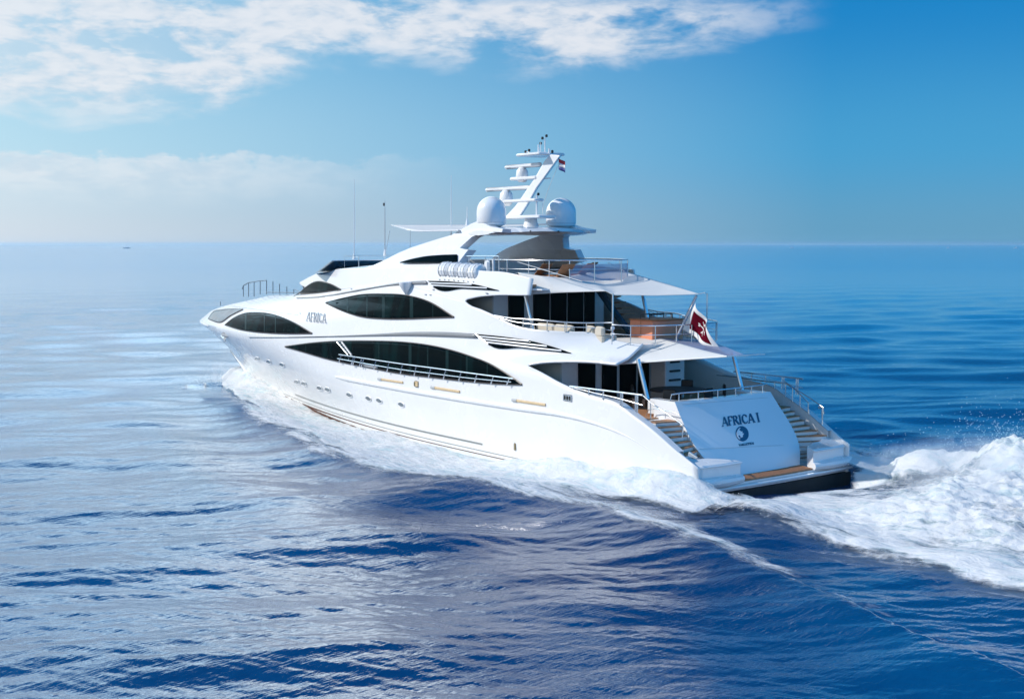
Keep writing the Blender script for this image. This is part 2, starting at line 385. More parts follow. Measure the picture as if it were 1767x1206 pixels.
# rounded aft overhang of the upper deck
xe = 5.3
XO = np.linspace(xe+.3, 9.5, 12); a = [(x, float(B(x, 5.0))-.12) for x in XO[::-1]]+[(xe+.15-.55*(1-t*t)**.5, t*(float(B(xe, 5.))-.22)) for t in np.linspace(.96, -.96, 25)]+[(x, -float(B(x, 5.0))+.12) for x in XO]
part(MB().plate([(x, y, 5.16-.03*abs(y)) for x, y in a], [(x+.25, y*.93, 4.6) for x, y in a]), 'deck_overhang', M_white, sharp=50)
deck('main_deck_ceiling', 6.5, 12, 4.62, M_white, inset=.2)
deck('sun_deck', 10.3, 18, 7.36, M_teak, inset=.25, fn=B2)
deck('upper_deck_ceiling', 9.6, 18, 7.2, M_white, inset=.2, th=.06, fn=B2)
# bulkheads with sliding glass doors
mb = MB(); mb.box((8.6, 0, 3.55), (.12, 6.6, 2.1)); bh = part(mb, 'main_deck_bulkhead', M_white, smooth=False)
for y0, y1 in ((2.45, 1.55), (1.15, .35), (.15, -.75), (-.9, -1.5)):
    part(MB().box((8.51, (y0+y1)/2, 3.52), (.06, abs(y0-y1), 2.0)), 'glass_door', M_glass, bh, smooth=False)
mb = MB(); mb.box((13.4, 0, 6.08), (.12, 6.4, 2.2)); bh2 = part(mb, 'upper_deck_bulkhead', M_white, smooth=False)
for y0, y1 in ((2.4, 1.55), (1.0, .1), (0.0, -.9), (-1.0, -1.9), (-2.0, -2.6)):
    part(MB().box((13.31, (y0+y1)/2, 6.06), (.06, abs(y0-y1), 2.05)), 'glass_door', M_glass, bh2, smooth=False)
# inner side linings behind the aft openings (white wing walls)
for sgn in (1, -1):
    part(MB().plate([(8.6, sgn*3.25, 2.5), (14.5, sgn*4.35, 2.5), (14.5, sgn*4.35, 4.6), (8.6, sgn*3.25, 4.6)], [(8.6, sgn*3.15, 2.5), (14.5, sgn*4.25, 2.5), (14.5, sgn*4.25, 4.6), (8.6, sgn*3.15, 4.6)]), 'side_lining', M_cream, smooth=False)
    part(MB().plate([(13.4, sgn*3.15, 5), (18.2, sgn*3.95, 5), (18.2, sgn*3.95, 7.15), (13.4, sgn*3.15, 7.15)], [(13.4, sgn*3.05, 5), (18.2, sgn*3.85, 5), (18.2, sgn*3.85, 7.15), (13.4, sgn*3.05, 7.15)]), 'side_lining', M_cream, smooth=False)
# spiral stair casing on the main deck, curved stair on the upper deck
mb = MB(); mb.box((7.6, -1.75, 3.56), (.9, 1.15, 2.1), bev=.04); sc_ = part(mb, 'stair_casing', M_white)
for k in range(4):
    part(MB().box((7.12, -1.7, 2.95+.38*k), (.10, .72-.06*k, .09), tilt=.1, bev=.02), 'stair_tread', M_dark, sc_)
mb = MB()
for k in range(9):
    an = .5+k*.16; part(MB().box((10.4+.28*k, -2.6-.04*k, 5.15+.25*k), (.34, 1.0, .05), rz=.15*k-.2), 'stair_tread', M_teak, bh2, smooth=False)
mb.tube([(10.3, -2.1, 5.1), (11.2, -2.05, 5.9), (12.6, -2.1, 7.1)], .14, 8, (1, 1.2)); part(mb, 'curved_stair_wall', M_glassb)

# ------------------------------------------------------------------ lens-shaped windows and stripes
def lens(name, top, bot, m, fn=B, eps=.03, n=44, rows=8, parent=yacht, both=True, th=.0, label=None):
    ct, cb = curve(top), curve(bot); x0 = max(min(p[0] for p in top), min(p[0] for p in bot)); x1 = min(max(p[0] for p in top), max(p[0] for p in bot))
    P = np.zeros((n, rows, 3))
    for i, px in enumerate(np.linspace(x0, x1, n)):
        a, b = float(ct(px)), float(cb(px))
        for j in range(rows): P[i, j] = side(px, a+(b-a)*j/(rows-1), fn, eps)
    o = None
    for Q in ((P, mirror(P)) if both else (P,)):
        o_ = part(MB().grid(Q), name, m, parent)
        sm = o_.modifiers.new('thick', 'SOLIDIFY'); sm.thickness = .05; sm.offset = -1 if False else 0
        if label: o_['label'] = label
        edge = list(Q[:, 0])+list(Q[::-1, -1])
        if o is None: o = o_
        yield o_, edge
def window(name, top, bot, m=None, **k):
    for o, e in lens(name, top, bot, m or M_glass, **k):
        fr = MB().tube(list(e)+[e[0]], .035, 5); part(fr, 'window_trim', M_frame, o)
M_joint = mat('pane_joint', (.005, .020, .022), .3, spec=.05)
def joints(top, bot, xs_, **k):
    ct, cb = curve(top), curve(bot)
    for px, wd in xs_:
        P = [[side(px+d_, float(ct(px))+(float(cb(px))-float(ct(px)))*v_, B, .062) for v_ in np.linspace(.04, .96, 7)] for d_ in (0, wd)]
        part(MB().grid(P), 'pane_joint', M_joint)
W1t = [(389, 561), (402.5, 550.3), (421.8, 541.8), (443.4, 540.1), (469.9, 543), (503.5, 555), (539, 575)]
W1b = [(389, 561), (412.1, 568.3), (436.2, 572.4), (465, 574.8), (503.5, 575.8), (539, 575.5)]
window('bow_window', W1t, W1b)
joints(W1t, W1b, [(424, 3), (457, 1.5), (476, 2)])
window('forward_bow_window', [(360.5, 550), (366.5, 541), (383, 535.5), (400, 534), (419.4, 534.2)], [(360.5, 550.5), (366, 553), (382, 556.3), (397.7, 545.8), (419.4, 534.6)], M_glass2)
W2t, W2b = ([(562.6, 523), (591.7, 515.4), (622.3, 509.3), (663, 507.6), (703.8, 510.3), (744.5, 522.5), (783.8, 547)],
       [(562.6, 523.5), (591.7, 536.8), (622.3, 546), (663, 550), (703.8, 550.2), (744.5, 548.6), (783.8, 547.4)])
window('upper_deck_window', W2t, W2b); joints(W2t, W2b, [(600, 2), (634, 2), (661, 5), (709, 6), (748, 1.5)])
W3t, W3b = ([(492.7, 598), (542, 591.6), (592.5, 588.7), (637, 588.5), (694.7, 590.4), (733, 594.6), (771.7, 602.3), (810, 613.9), (848.6, 629.3), (885, 651.4), (901, 663)],
       [(492.7, 598.4), (520, 606), (560, 617.7), (588.9, 624.5), (627, 632), (694.7, 644.7), (752, 651.4), (810, 658), (860, 662), (901, 663.6)])
window('main_deck_window', W3t, W3b, n=60); joints(W3t, W3b, [(529, 1), (655, 1.5), (707, 5), (739, 2), (771, 5), (806, 3), (842, 1.5)])
window('wheelhouse_window', [(519, 505.5), (530, 495), (543.8, 487.2), (569.3, 490), (589, 499.7)], [(519, 507), (540.7, 506.2), (561, 504.2), (589, 500.2)], fn=B2)
Pw = []
for z in np.linspace(6.07, 6.66, 7):
    xt_ = float(_t2(z)); xl_ = np.concatenate([np.linspace(30.6, xt_-1.2, 18), xt_-1.2*(1-np.linspace(0, 1, 14)[1:])**2.2])
    c_p = [(x+.03, float(B2(x, z))+.02, z) for x in xl_]; Pw.append(c_p+[(x, -y, q) for x, y, q in c_p[::-1][1:]])
part(MB().grid(np.array(Pw)[:, 12:-12]), 'wheelhouse_windscreen', M_glass)
for o, e in lens('lower_grey_stripe', [(500, 581.4), (581.5, 579.4), (642.6, 576.7), (703.8, 573.3), (764.9, 573), (824, 576)], [(500, 582.4), (581.5, 581), (642.6, 580), (703.8, 579.6), (764.9, 581), (828, 583.8)], M_grey, rows=3): pass
for o, e in lens('upper_grey_stripe', [(551, 512.4), (581.5, 507.6), (622, 499.4), (663, 492.4), (703.8, 486.5), (738, 484.8)], [(551, 513.6), (581.5, 509.6), (622, 502), (663, 495), (693.6, 491.6), (740.5, 491)], M_grey, rows=3, fn=B2): pass
for o, e in lens('sheer_groove', [(430, 581.2), (500, 581.6), (560, 580.4)], [(430, 582.0), (500, 582.5), (560, 581.5)], M_grey, rows=2): pass
for o, e in lens('sheer_groove', [(512, 514.6), (551, 512.6), (560, 511.4)], [(512, 515.4), (551, 513.6), (560, 512.5)], M_grey, rows=2): pass
def vent(top, bot, left, slats, fn, right):
    for o, e in lens('air_intake', top, bot, M_glass, fn=fn, n=26, rows=5):
        sg_ = 1 if e[0][1] > 0 else -1
        for (a, b) in slats:
            pts = [side(a[0]+(b[0]-a[0])*t, a[1]+(b[1]-a[1])*t, fn, .05) for t in np.linspace(0, 1, 9)]
            part(MB().tube([(p[0], sg_*p[1], p[2]) for p in pts], .035, 6), 'louvre_slat', M_white, o)
vent([(822, 576.2), (876, 581.6), (914.7, 587.8), (953, 598), (986, 609.6)], [(822, 576.6), (832, 584), (843.5, 594.1), (900, 600.5), (986, 610.2)], None,
     [((822, 576.5), (844, 594)), ((828, 580.5), (914, 588.6)), ((834, 585.5), (945, 597.5)), ((840, 590.5), (970, 605.8))], B, None)
vent([(738.4, 485), (775, 486), (820, 491), (861, 501)], [(738.4, 485.4), (743, 490), (749.6, 496), (800, 498.5), (861, 501.6)], None,
     [((738.4, 485), (749.6, 496)), ((742, 488.6), (816, 491.3)), ((746, 492.8), (842, 497.5))], B2, None)
# portholes: rounded half-moon ports in chromed rings
for (px, py) in [(443.9, 619.3), (463.9, 624.3), (486.7, 629.6), (512.4, 659), (524.7, 662), (551.6, 669.8), (565.6, 672.4), (602.9, 681.6), (636, 688), (654.7, 691.8), (692.8, 698.5)]:
    w_ = 4.0+(px-440)/250*1.3; h_ = w_*.78
    out = [(math.cos(a_)*(w_ if math.sin(a_) < 0 else w_*1.0), math.sin(a_)*h_*(1.15 if math.sin(a_) < 0 else .85)) for a_ in np.linspace(0, 2*math.pi, 17)[:-1]]
    fr = [side(px+a_*1.0+b_*.15, py+b_+a_*.22, B, .02) for a_, b_ in out]; bk = [side(px+a_*1.0+b_*.15, py+b_+a_*.22, B, -.05) for a_, b_ in out]
    for sg_ in (1, -1):
        f2 = [(p[0], sg_*p[1], p[2]) for p in fr]; o = part(MB().plate(f2, [(p[0], sg_*p[1], p[2]) for p in bk]), 'porthole', M_glass2)
        part(MB().tube(f2+[f2[0]], .022, 5), 'porthole_ring', M_white, o)
# rub rails, stripes, pads -------------------------------
def strip(pts, r, name, m, fn=B, eps=.03, sq=(1, 1), both=True, n=40, **k):
    c = curve(pts); X = np.linspace(min(p[0] for p in pts), max(p[0] for p in pts), n); P = [side(x, float(c(x)), fn, eps) for x in X]
    rr = r if not callable(r) else [r(t) for t in np.linspace(0, 1, n)]
    for sg_ in ((1, -1) if both else (1,)): part(MB().tube([(p[0], sg_*p[1], p[2]) for p in P], rr, 8, sq), name, m, **k)
strip([(579, 650), (656, 664.5), (752, 681.5), (900, 704.5), (959.6, 713), (1019, 727.6), (1079, 751), (1138.7, 787)], lambda t: .09*min(1, t*25+.3)*min(1, (1-t)*2.6+.05), 'rub_rail', M_white, eps=.02, n=60, sq=(.9, 1.15))
# bow rub rail, one continuous tube round the tip
P = []
c = [(xx_, float(B(xx_, 3.86))) for xx_ in np.concatenate([np.linspace(44.3, 50.9, 22), [51.1, 51.25, 51.38]])]
P = [(x, y+.04, 3.84-.0*(51.4-x)) for x, y in c]+[(51.5, 0, 3.84)]+[(x, -y-.04, 3.84) for x, y in c[::-1]]
rr = [.03+.08*min(1, abs(p[0]-44.3)/4) for p in P]; part(MB().tube(P, rr, 10), 'bow_rub_rail', M_white)
def wl(name, m, x0, x1, z0, z1, eps=.012):
    X = np.linspace(x0, x1, 60); n_ = 3
    for sg_ in (1, -1):
        P = [[(x, sg_*(float(B(x, z))+eps), z) for z in np.linspace(z0, z1, n_)] for x in X]
        part(MB().grid(P), name, m)
wl('waterline_stripe', M_line, 12.3, 33, .50, .58)
wl('antifouling_band', M_anti, 0.02, 42, -1.0, .11)
wl('waterline_pinstripe', M_line, 8, 36, .24, .27, .016)
def pad(px0, py0, px1, py1, r, m, name='fender_pad'):
    P = [side(px0+(px1-px0)*t, py0+(py1-py0)*t, B, .02) for t in np.linspace(0, 1, 8)]
    for sg_ in (1, -1):
        o = part(MB().tube([(p[0], sg_*p[1], p[2]) for p in P], r, 6, (.6, 1)), name, m)
        part(MB().tube([(p[0]+.02, sg_*(p[1]+.01), p[2]) for p in P[:2]], r*1.15, 6, (.6, 1)), 'pad_bracket', M_ltrg, o)
pad(653.3, 653.6, 695.7, 659.9, .055, M_tan); pad(744.7, 668, 793.8, 675.7, .06, M_tan); pad(885, 690, 941.7, 698.4, .06, M_tan)
p = side(719.3, 662.5, B, .03); part(MB().box(p, (.3, .06, .26), bev=.03), 'boarding_fitting', M_tan); part(MB().box((p[0]+.1, p[1]+.03, p[2]), (.1, .06, .2), bev=.02), 'fitting_hinge', M_bronze)
p = side(979.5, 686.5, B, .0)
fl = part(MB().box(p, (.55, .05, .26), bev=.02), 'fairlead', M_steel)
for k in (-1, 0, 1): part(MB().box((p[0]+.15*k, p[1]+.03, p[2]), (.09, .05, .16), bev=.02), 'fairlead_roller', M_black, fl)
p = side(889, 770.5, B, .02); part(MB().box(p, (.12, .06, .3), bev=.02), 'exhaust_flap', M_bronze)
p0 = side(1190, 782, B, .03); p1 = side(1204, 790, B, .03); part(MB().tube([p0, p1], [.09, .05], 8, (.6, 1.1)), 'stern_fairlead', M_steel)
# anchor pocket and stem chafe plate
P = [(float(_tip(z))+.0, 0, z) for z in np.linspace(.3, 1.95, 10)]
part(MB().tube(P, [.055]*10, 8), 'stem_chafe_plate', M_dsteel)
for sg_ in (1, -1):
    an = MB(); q = side(384, 579, B, .05); q = (q[0], sg_*q[1], q[2]); an.tube([q, (q[0]-.6, q[1]+sg_*.1, q[2]-.12)], .09, 6); an.box((q[0]-.5, q[1]+sg_*.06, q[2]-.1), (.2, .1, .5), bev=.03)
    part(an, 'anchor', M_steel)
    q = side(389, 577.5, B, .03); part(MB().box((q[0], sg_*q[1], q[2]), (.9, .06, .2), bev=.03), 'anchor_pocket', M_ltrg)
# small details on the side
for (px, py, r) in [(518, 541, .03), (735, 508.5, .035), (743, 509, .05), (840, 506, .05), (748, 500, .03), (607, 498.8, .03)]:
    p = side(px, py, B, .02); part(MB().box(p, (.14, .04, .05), bev=.01), 'side_fitting', M_ltrg)
strip([(400, 529), (440, 534), (518, 544.5)], .008, 'panel_seam', M_ltrg, both=False)
# speaker/camera cone under the upper stripe
c0 = side(706, 494, B2, .0); mb = MB(); mb.lathe((c0[0], c0[1]+.18, c0[2]-.28), [(.02, -.12), (.10, 0), (.30, .3), (.33, .46), (.28, .5)], 20); part(mb, 'searchlight_cowl', M_white)

# ------------------------------------------------------------------ serif lettering built from strokes
def bar(x0, y0, x1, y1, w0): return [(x0, y0), (x1, y1), w0]
T, t_ = .15, .07
def srf(x, y, w_=.30): return bar(x-w_/2, y, x+w_/2, y, .05)
GLY = {
 'A': (.86, [bar(.06, 0, .40, 1, t_), bar(.44, 1, .76, 0, T), bar(.18, .33, .64, .33, t_), srf(.06, .02, .24), srf(.76, .02, .28)]),
 'F': (.66, [bar(.14, 0, .14, 1, T), bar(.10, .97, .60, .97, t_), bar(.14, .52, .46, .52, t_), bar(.59, .78, .59, .98, .05), srf(.14, .02)]),
 'R': (.80, [bar(.14, 0, .14, 1, T), bar(.10, .97, .40, .97, t_), bar(.40, .97, .56, .86, .10), bar(.56, .88, .56, .64, T), bar(.56, .66, .40, .53, .10), bar(.14, .52, .42, .52, t_), bar(.36, .52, .70, .02, T), srf(.14, .02), srf(.72, .02, .16)]),
 'I': (.36, [bar(.16, 0, .16, 1, T), srf(.16, .02), srf(.16, .98)]),
 'C': (.84, [bar(.70, .78, .56, .95, .07), bar(.58, .95, .36, .97, .08), bar(.38, .97, .18, .80, .11), bar(.19, .82, .12, .50, T), bar(.12, .52, .19, .18, T), bar(.18, .20, .38, .03, .11), bar(.36, .03, .58, .05, .08), bar(.56, .05, .71, .22, .07), bar(.70, .70, .70, .92, .05)]),
 'V': (.80, [bar(.06, 1, .38, 0, T), bar(.40, 0, .70, 1, t_), srf(.08, .98, .24), srf(.70, .98, .2)]),
 'L': (.62, [bar(.14, 0, .14, 1, T), bar(.10, .03, .56, .03, t_), bar(.55, .02, .55, .22, .05), srf(.14, .98)]),
 'E': (.66, [bar(.14, 0, .14, 1, T), bar(.10, .97, .56, .97, t_), bar(.10, .03, .58, .03, t_), bar(.14, .52, .46, .52, t_), bar(.57, .02, .57, .2, .05), bar(.55, .8, .55, .98, .05)]),
 'T': (.74, [bar(.36, 0, .36, 1, T), bar(.06, .97, .66, .97, t_), bar(.06, .8, .06, .98, .05), bar(.66, .8, .66, .98, .05), srf(.36, .02)]),
 ' ': (.34, [])}
def lettering(text, quad, surf, name, m, parent=yacht, bold=1.0):
    """quad: picture points bottom-left, bottom-right, top-right, top-left"""
    tot = sum(GLY[c][0] for c in text)-.1; mb = MB(); x = 0; q = [np.array(p, float) for p in quad]
    def mp(u, v):
        s = u/tot; a_ = q[0]*(1-s)*(1-v)+q[1]*s*(1-v)+q[2]*s*v+q[3]*(1-s)*v; return a_
    for ch in text:
        wd, st = GLY[ch]
        for k, (a_, b_, w0) in enumerate(st):
            a1 = np.array([a_[0]+x, a_[1]]); b1 = np.array([b_[0]+x, b_[1]]); d = b1-a1; L = np.linalg.norm(d); d /= L; nrm = np.array([-d[1], d[0]])*w0*bold/2
            cs = [a1+nrm, a1-nrm, b1-nrm, b1+nrm]; e = .03+.0012*k
            mb.plate([surf(*mp(*c), e) for c in cs], [surf(*mp(*c), .001) for c in cs])
        x += wd
    return part(mb, name, m, parent, smooth=False)
lettering('AFRICA', [(529.5, 554.3), (563, 557.5), (563.5, 541.8), (531, 538.5)], lambda a_, b_, e: side(a_, b_, B, e+.03), 'name_lettering', M_ltrg, bold=.75)

# ------------------------------------------------------------------ transom, platform, wings, stairs
TW = curve([(.3, 2.15), (.6, 2.2), (1.0, 2.5), (1.5, 2.74), (2.0, 2.80), (2.6, 2.74), (3.2, 2.66)])
TX = curve([(.3, .75), (.6, .85), (1.2, 1.20), (2.0, 1.82), (2.7, 2.38), (3.2, 2.76)])
def tx(y, z): return float(TX(z))-.16*(1-min(1, (y/2.75)**2))
def transom(px, py, e=0.0):
    x = 1.8
    for k in range(60):
        p = on(px, py, 0, x); x = .5*x+.5*tx(p[1], min(3.3, max(.2, p[2])))
    p = on(px, py, 0, x); return p+np.array([-.8, 0, .6])*e
P = [[(tx(s*float(TW(z)), z), s*float(TW(z)), z) for s in np.linspace(-1, 1, 25)] for z in np.linspace(.5, 3.17, 20)]
mb = MB(); mb.grid(P)
P2 = [[(tx(s*2.66, 3.17)+k, s*2.66, 3.17) for s in np.linspace(-1, 1, 25)] for k in (0, .35)]; mb.grid(P2)
for sg_ in (1, -1):
    mb.grid([[(tx(sg_*float(TW(z)), z)+k*(3.6-tx(0, z)), sg_*float(TW(z)), z) for k in (0, 1)] for z in np.linspace(.5, 3.17, 20)])
trn = part(mb, 'transom', M_transom, sharp=40)
lettering('AFRICA I', [(1246, 736), (1310.6, 728), (1307, 712.5), (1243.5, 720.5)], lambda a_, b_, e: transom(a_, b_, e), 'name_lettering', M_ltr, trn, bold=1.15)
lettering('VALLETTA', [(1274.5, 769.8), (1300, 766.5), (1300, 763), (1274.5, 766.3)], lambda a_, b_, e: transom(a_, b_, e), 'port_lettering', M_ltr, trn)
# round emblem: a dark roundel with a pale crescent and a pale bitten patch
def poly_t(pts, e, m, name):
    part(MB().plate([transom(a_, b_, e) for a_, b_ in pts], [transom(a_, b_, e-.012) for a_, b_ in pts]), name, m, trn, smooth=False)
ec = np.array([1280.4, 748.3])
poly_t([(ec[0]+11.2*math.cos(a_), ec[1]+13*math.sin(a_)+1.2*math.cos(a_)) for a_ in np.linspace(0, 2*math.pi, 33)[:-1]], .016, M_ltr, 'emblem_disc')
cres = [(ec[0]-9.6*math.cos(a_)*1.0, ec[1]+11.2*math.sin(a_)) for a_ in np.linspace(-1.15, 1.1, 12)]+[(ec[0]-7.6*math.cos(a_), ec[1]+9.6*math.sin(a_)) for a_ in np.linspace(1.1, -1.15, 12)]
poly_t(cres, .024, M_transom, 'emblem_crescent')
poly_t([(1275, 742), (1278.5, 745), (1281, 744.6), (1280, 747.5), (1283.6, 748.5), (1281, 751), (1281.5, 754), (1278, 755.4), (1276.5, 751.5), (1272.5, 752), (1273.5, 747), (1272.8, 744.5)], .024, M_transom, 'emblem_profile')
# thin panel seams on the transom
for a_, b_ in (((1177, 698), (1325, 686)), ((1205, 775), (1352, 768))):
    part(MB().tube([transom(a_[0]+(b_[0]-a_[0])*s, a_[1]+(b_[1]-a_[1])*s, .003) for s in np.linspace(0, 1, 12)], .007, 4), 'panel_seam', M_ltrg, trn)
# swimming platform
a = [(-.10+.12*(y/4.3)**2, y) for y in np.linspace(-4.28, 4.28, 31)]
out = [(x, y, 0) for x, y in a]+[(3, 4.35, 0), (3, -4.35, 0)]
pl = part(MB().plate([(x, y, .50) for x, y, z in out], [(x+.05, y*.99, .22) for x, y, z in out]), 'swim_platform', M_white, sharp=50)
part(MB().plate([(x, y, .56) for x, y in [(-.02, -1.95), (-.06, 0), (-.02, 1.95), (1.3, 2.3), (1.3, -2.3)]], [(x, y, .48) for x, y in [(-.02, -1.95), (-.06, 0), (-.02, 1.95), (1.3, 2.3), (1.3, -2.3)]]), 'teak_platform_deck', M_teak, pl, smooth=False)
for k in range(8):
    part(MB().box((.03+.14*k, 0, .563), (.012, 3.8, .006)), 'deck_caulking', M_black, pl, smooth=False)
part(MB().box((.04, 0, -.42), (.12, 8.56, 1.2)), 'stern_bottom', M_anod, smooth=False)
part(MB().tube([(-.16+.12*(y/4.3)**2, y, .36) for y in np.linspace(-4.3, 4.3, 31)], .055, 8), 'platform_edge', M_black if False else M_white)
for sg_ in (1, -1):   # wings either side of the platform
    oy = float(B(0, 1.2))
    outl = [(.0, 2.0), (-.02, 3.0), (.05, 3.9), (.22, oy-.10), (.6, oy), (1.4, float(B(1.4, 1.2))), (1.5, oy-.1), (1.25, oy-.35), (.98, oy-.55), (.82, 3.4), (.78, 2.9), (.55, 2.3)]
    if sg_ > 0: pass
    f_ = lambda zt_, g_: [(x+g_*(-.0), sg_*y, zt_+(.30*max(0, min(1, (x-.5)/1.0)) if zt_ > 1 else 0)) for x, y in outl]
    wing = part(MB().plate(f_(1.27, 0), f_(.45, 0)), 'stern_wing', M_white, sharp=40)
    bm_ = wing.modifiers.new('round', 'BEVEL'); bm_.width = .05; bm_.segments = 3; bm_.limit_method = 'ANGLE'
    part(MB().tube([(-.02, sg_*1.98, .62), (-.10, sg_*2.9, .62), (-.06, sg_*3.8, .62), (.1, sg_*(oy+.02), .62), (.7, sg_*(oy+.04), .62), (1.8, sg_*(oy+.03), .62)], [.15, .19, .19, .19, .15, .06], 10), 'wing_fender', M_white)
    part(MB().tube([(-.04, sg_*2.0, 1.2), (-.06, sg_*3.0, 1.2), (.02, sg_*3.9, 1.2), (.2, sg_*(oy-.06), 1.2), (.6, sg_*(oy+.02), 1.22)], .03, 8), 'wing_lip', M_white)
    # staircase between transom and hull side
    TR_ = [(.50, 1.7, 1.38, 3.6), (.66, 1.6, 1.35, 3.6), (.82, 1.54, 1.35, 3.62), (.98, 1.54, 1.3, 3.7), (1.15, 1.57, 1.05, 3.93), (1.33, 1.62, .85, 4.0), (1.52, 1.69, .95, 3.98), (1.68, 1.77, 1.35, 3.92), (1.84, 1.84, 1.7, 3.88), (2.02, 1.95, 1.95, 3.84), (2.18, 2.05, 2.15, 3.8), (2.34, 2.2, 2.4, 3.78), (2.5, 2.35, 2.6, 3.75)]
    st = None
    for z_, xi_, xo_, yo_ in TR_:
        o_ = [(xi_, 2.35), (xi_*.6+xo_*.4, 2.9), (xo_+.03, yo_-.25), (xo_+.02, yo_), (3.7, yo_), (3.7, 2.35)]
        q_ = part(MB().plate([(x, sg_*y, z_-.035) for x, y in o_], [(x, sg_*y, z_-.20) for x, y in o_]), 'staircase' if st is None else 'stair_riser', M_white, yacht if st is None else st, smooth=False)
        if st is None: st = q_
        o2 = [(x-.035, y) for x, y in o_[:4]]+[(max(xi_, xo_)+.45, yo_), (max(xi_, xo_)+.45, 2.35)]
        part(MB().plate([(x, sg_*y, z_) for x, y in o2], [(x, sg_*y, z_-.035) for x, y in o2]), 'stair_tread', M_teak, st, smooth=False)
    # inner stair wall
    X = np.linspace(.9, 5.5, 20)
    part(MB().grid([[(x, sg_*(float(B(x, 1.6))-.30), z) for z in (.5, float(G_f(x))-.02)] for x in X]).grid([[(x, sg_*(float(B(x, 1.6))-k), float(G_f(x))+.004) for k in (.0, .31)] for x in X]), 'stair_bulwark', M_white)
    # seat lockers at the transom corners
    part(MB().box((3.6, sg_*2.40, 2.85), (1.3, .5, .62), bev=.06), 'corner_locker', M_white)
    part(MB().tube([(4.2, sg_*2.65, 3.12), (4.75, sg_*2.65, 4.62)], .085, 10), 'awning_strut', M_steel)
    part(MB().tube([(10.35, sg_*3.3, 5.3), (10.95, sg_*3.35, 7.05)], .085, 10), 'awning_strut', M_steel)

# ------------------------------------------------------------------ railings
def railing(top, posts, r=.028, mids=(), name='railing', m=None, parent=yacht):
    m = m or M_steel
    o = part(MB().tube(top, r, 8), name, m, parent)
    for md in mids: part(MB().tube(md, r*.6, 6), 'guard_wire', m, o)
    for a_, b_ in posts: part(MB().tube([a_, b_], r*.9, 6), 'post', m, o)
    return o
def srail(toppx, botpx, postpx, mids=(.5,), fn=B, r=.028, eps=.02, n=26, dyt=0.0, both=True):
    ct, cb = curve(toppx), curve(botpx); X = np.linspace(toppx[0][0], toppx[-1][0], n)
    def pt(px, f):
        b_ = side(px, float(cb(px)), fn, eps); a_ = on(px, float(ct(px)), 1, b_[1]); return b_+(a_-b_)*f
    for sg_ in ((1, -1) if both else (1,)):
        k = np.array([1, sg_, 1])
        railing([pt(x, 1)*k for x in X], [(pt(x, 0)*k, pt(x, 1)*k) for x in postpx], r, [[pt(x, f)*k for x in X] for f in mids])
srail([(585, 611.7), (627, 618), (694.7, 628), (752, 635.5), (810, 643.5), (885, 653.3)], [(585, 624), (627, 632.5), (694.7, 645), (752, 652), (810, 658.5), (885, 663.5)],
      [589.2, 610.4, 613, 624.5, 628, 649.5, 672, 695.3, 719, 744, 769.7, 796.3, 823.6, 852, 879.4], (.45,), eps=.16, r=.032)
srail([(983.5, 666.3), (1019.3, 670.8), (1069, 676.7), (1109, 681.7)], [(983.5, 668), (1019, 681.5), (1071, 699.4), (1109, 716)], [991, 1016, 1041, 1071, 1074, 1097, 1100], (.5,), r=.034)
srail([(853, 544), (876, 548.3), (918.5, 551.3), (991.7, 556.8), (1057, 556.8)], [(853, 546), (888, 561), (915, 567), (978, 572), (1022, 574), (1057, 585)], [861, 882, 903, 916, 918, 944.5, 975, 978, 1012], (.5,))
# port stair handrails
for sg_ in (1, -1):
    k = np.array([1, sg_, 1])
    T_ = [on(*q, 1, yy)*k for q, yy in (((1109, 681.7), 3.95), ((1122.8, 694.4), 3.95), ((1150, 713), 3.95), ((1178.5, 733), 3.9), ((1179, 745), 3.9))]
    railing(T_, [(T_[1], on(1122.8, 722, 1, 3.95)*k), (T_[3], on(1177, 757, 1, 3.9)*k)], .022)
    a_ = [on(*q, 1, 3.0)*k for q in ((1115, 718), (1119, 707), (1130, 705), (1165, 711.5), (1172, 716))]
    if sg_ > 0: railing(a_, [(on(1148, 709, 1, 3.1), on(1148, 722, 1, 3.1))], .018)
# transom rail
TR = [(3.0, 2.62, 3.2), (2.98, 2.6, 3.42), (2.85, 2.2, 3.46), (2.72, 1.2, 3.46), (2.68, 0, 3.46), (2.72, -1.2, 3.46), (2.85, -2.3, 3.46), (3.1, -2.9, 3.46)]
railing(TR, [((x, y, 3.17), (x, y, 3.46)) for x, y in [(2.88, 2.3), (2.75, 1.4), (2.69, .4), (2.69, -.6), (2.76, -1.6), (2.9, -2.4)]], .028)
# starboard side stern rail
ys = -4.1
Ts = [on(*q, 1, ys) for q in ((1237, 647), (1270, 650.5), (1313, 656.8), (1355.7, 661.6), (1368, 668), (1381, 680), (1395, 694), (1396, 716))]
Bs = lambda x: (x, ys, float(G_f(max(x, 1)))-.02)
railing(Ts, [(p, Bs(p[0])) for p in Ts[1:7]]+[(on(1337, 659.5, 1, ys), Bs(on(1337, 659.5, 1, ys)[0]))], .03)
pp = on(1419, 703, 1, ys); railing([pp, (pp[0]-.02, ys, pp[2]-.9)], [], .03, name='passerelle_post')
q = on(1413, 703, 1, ys); part(MB().tube([pp, q], .05, 8), 'passerelle_grip', M_steel)
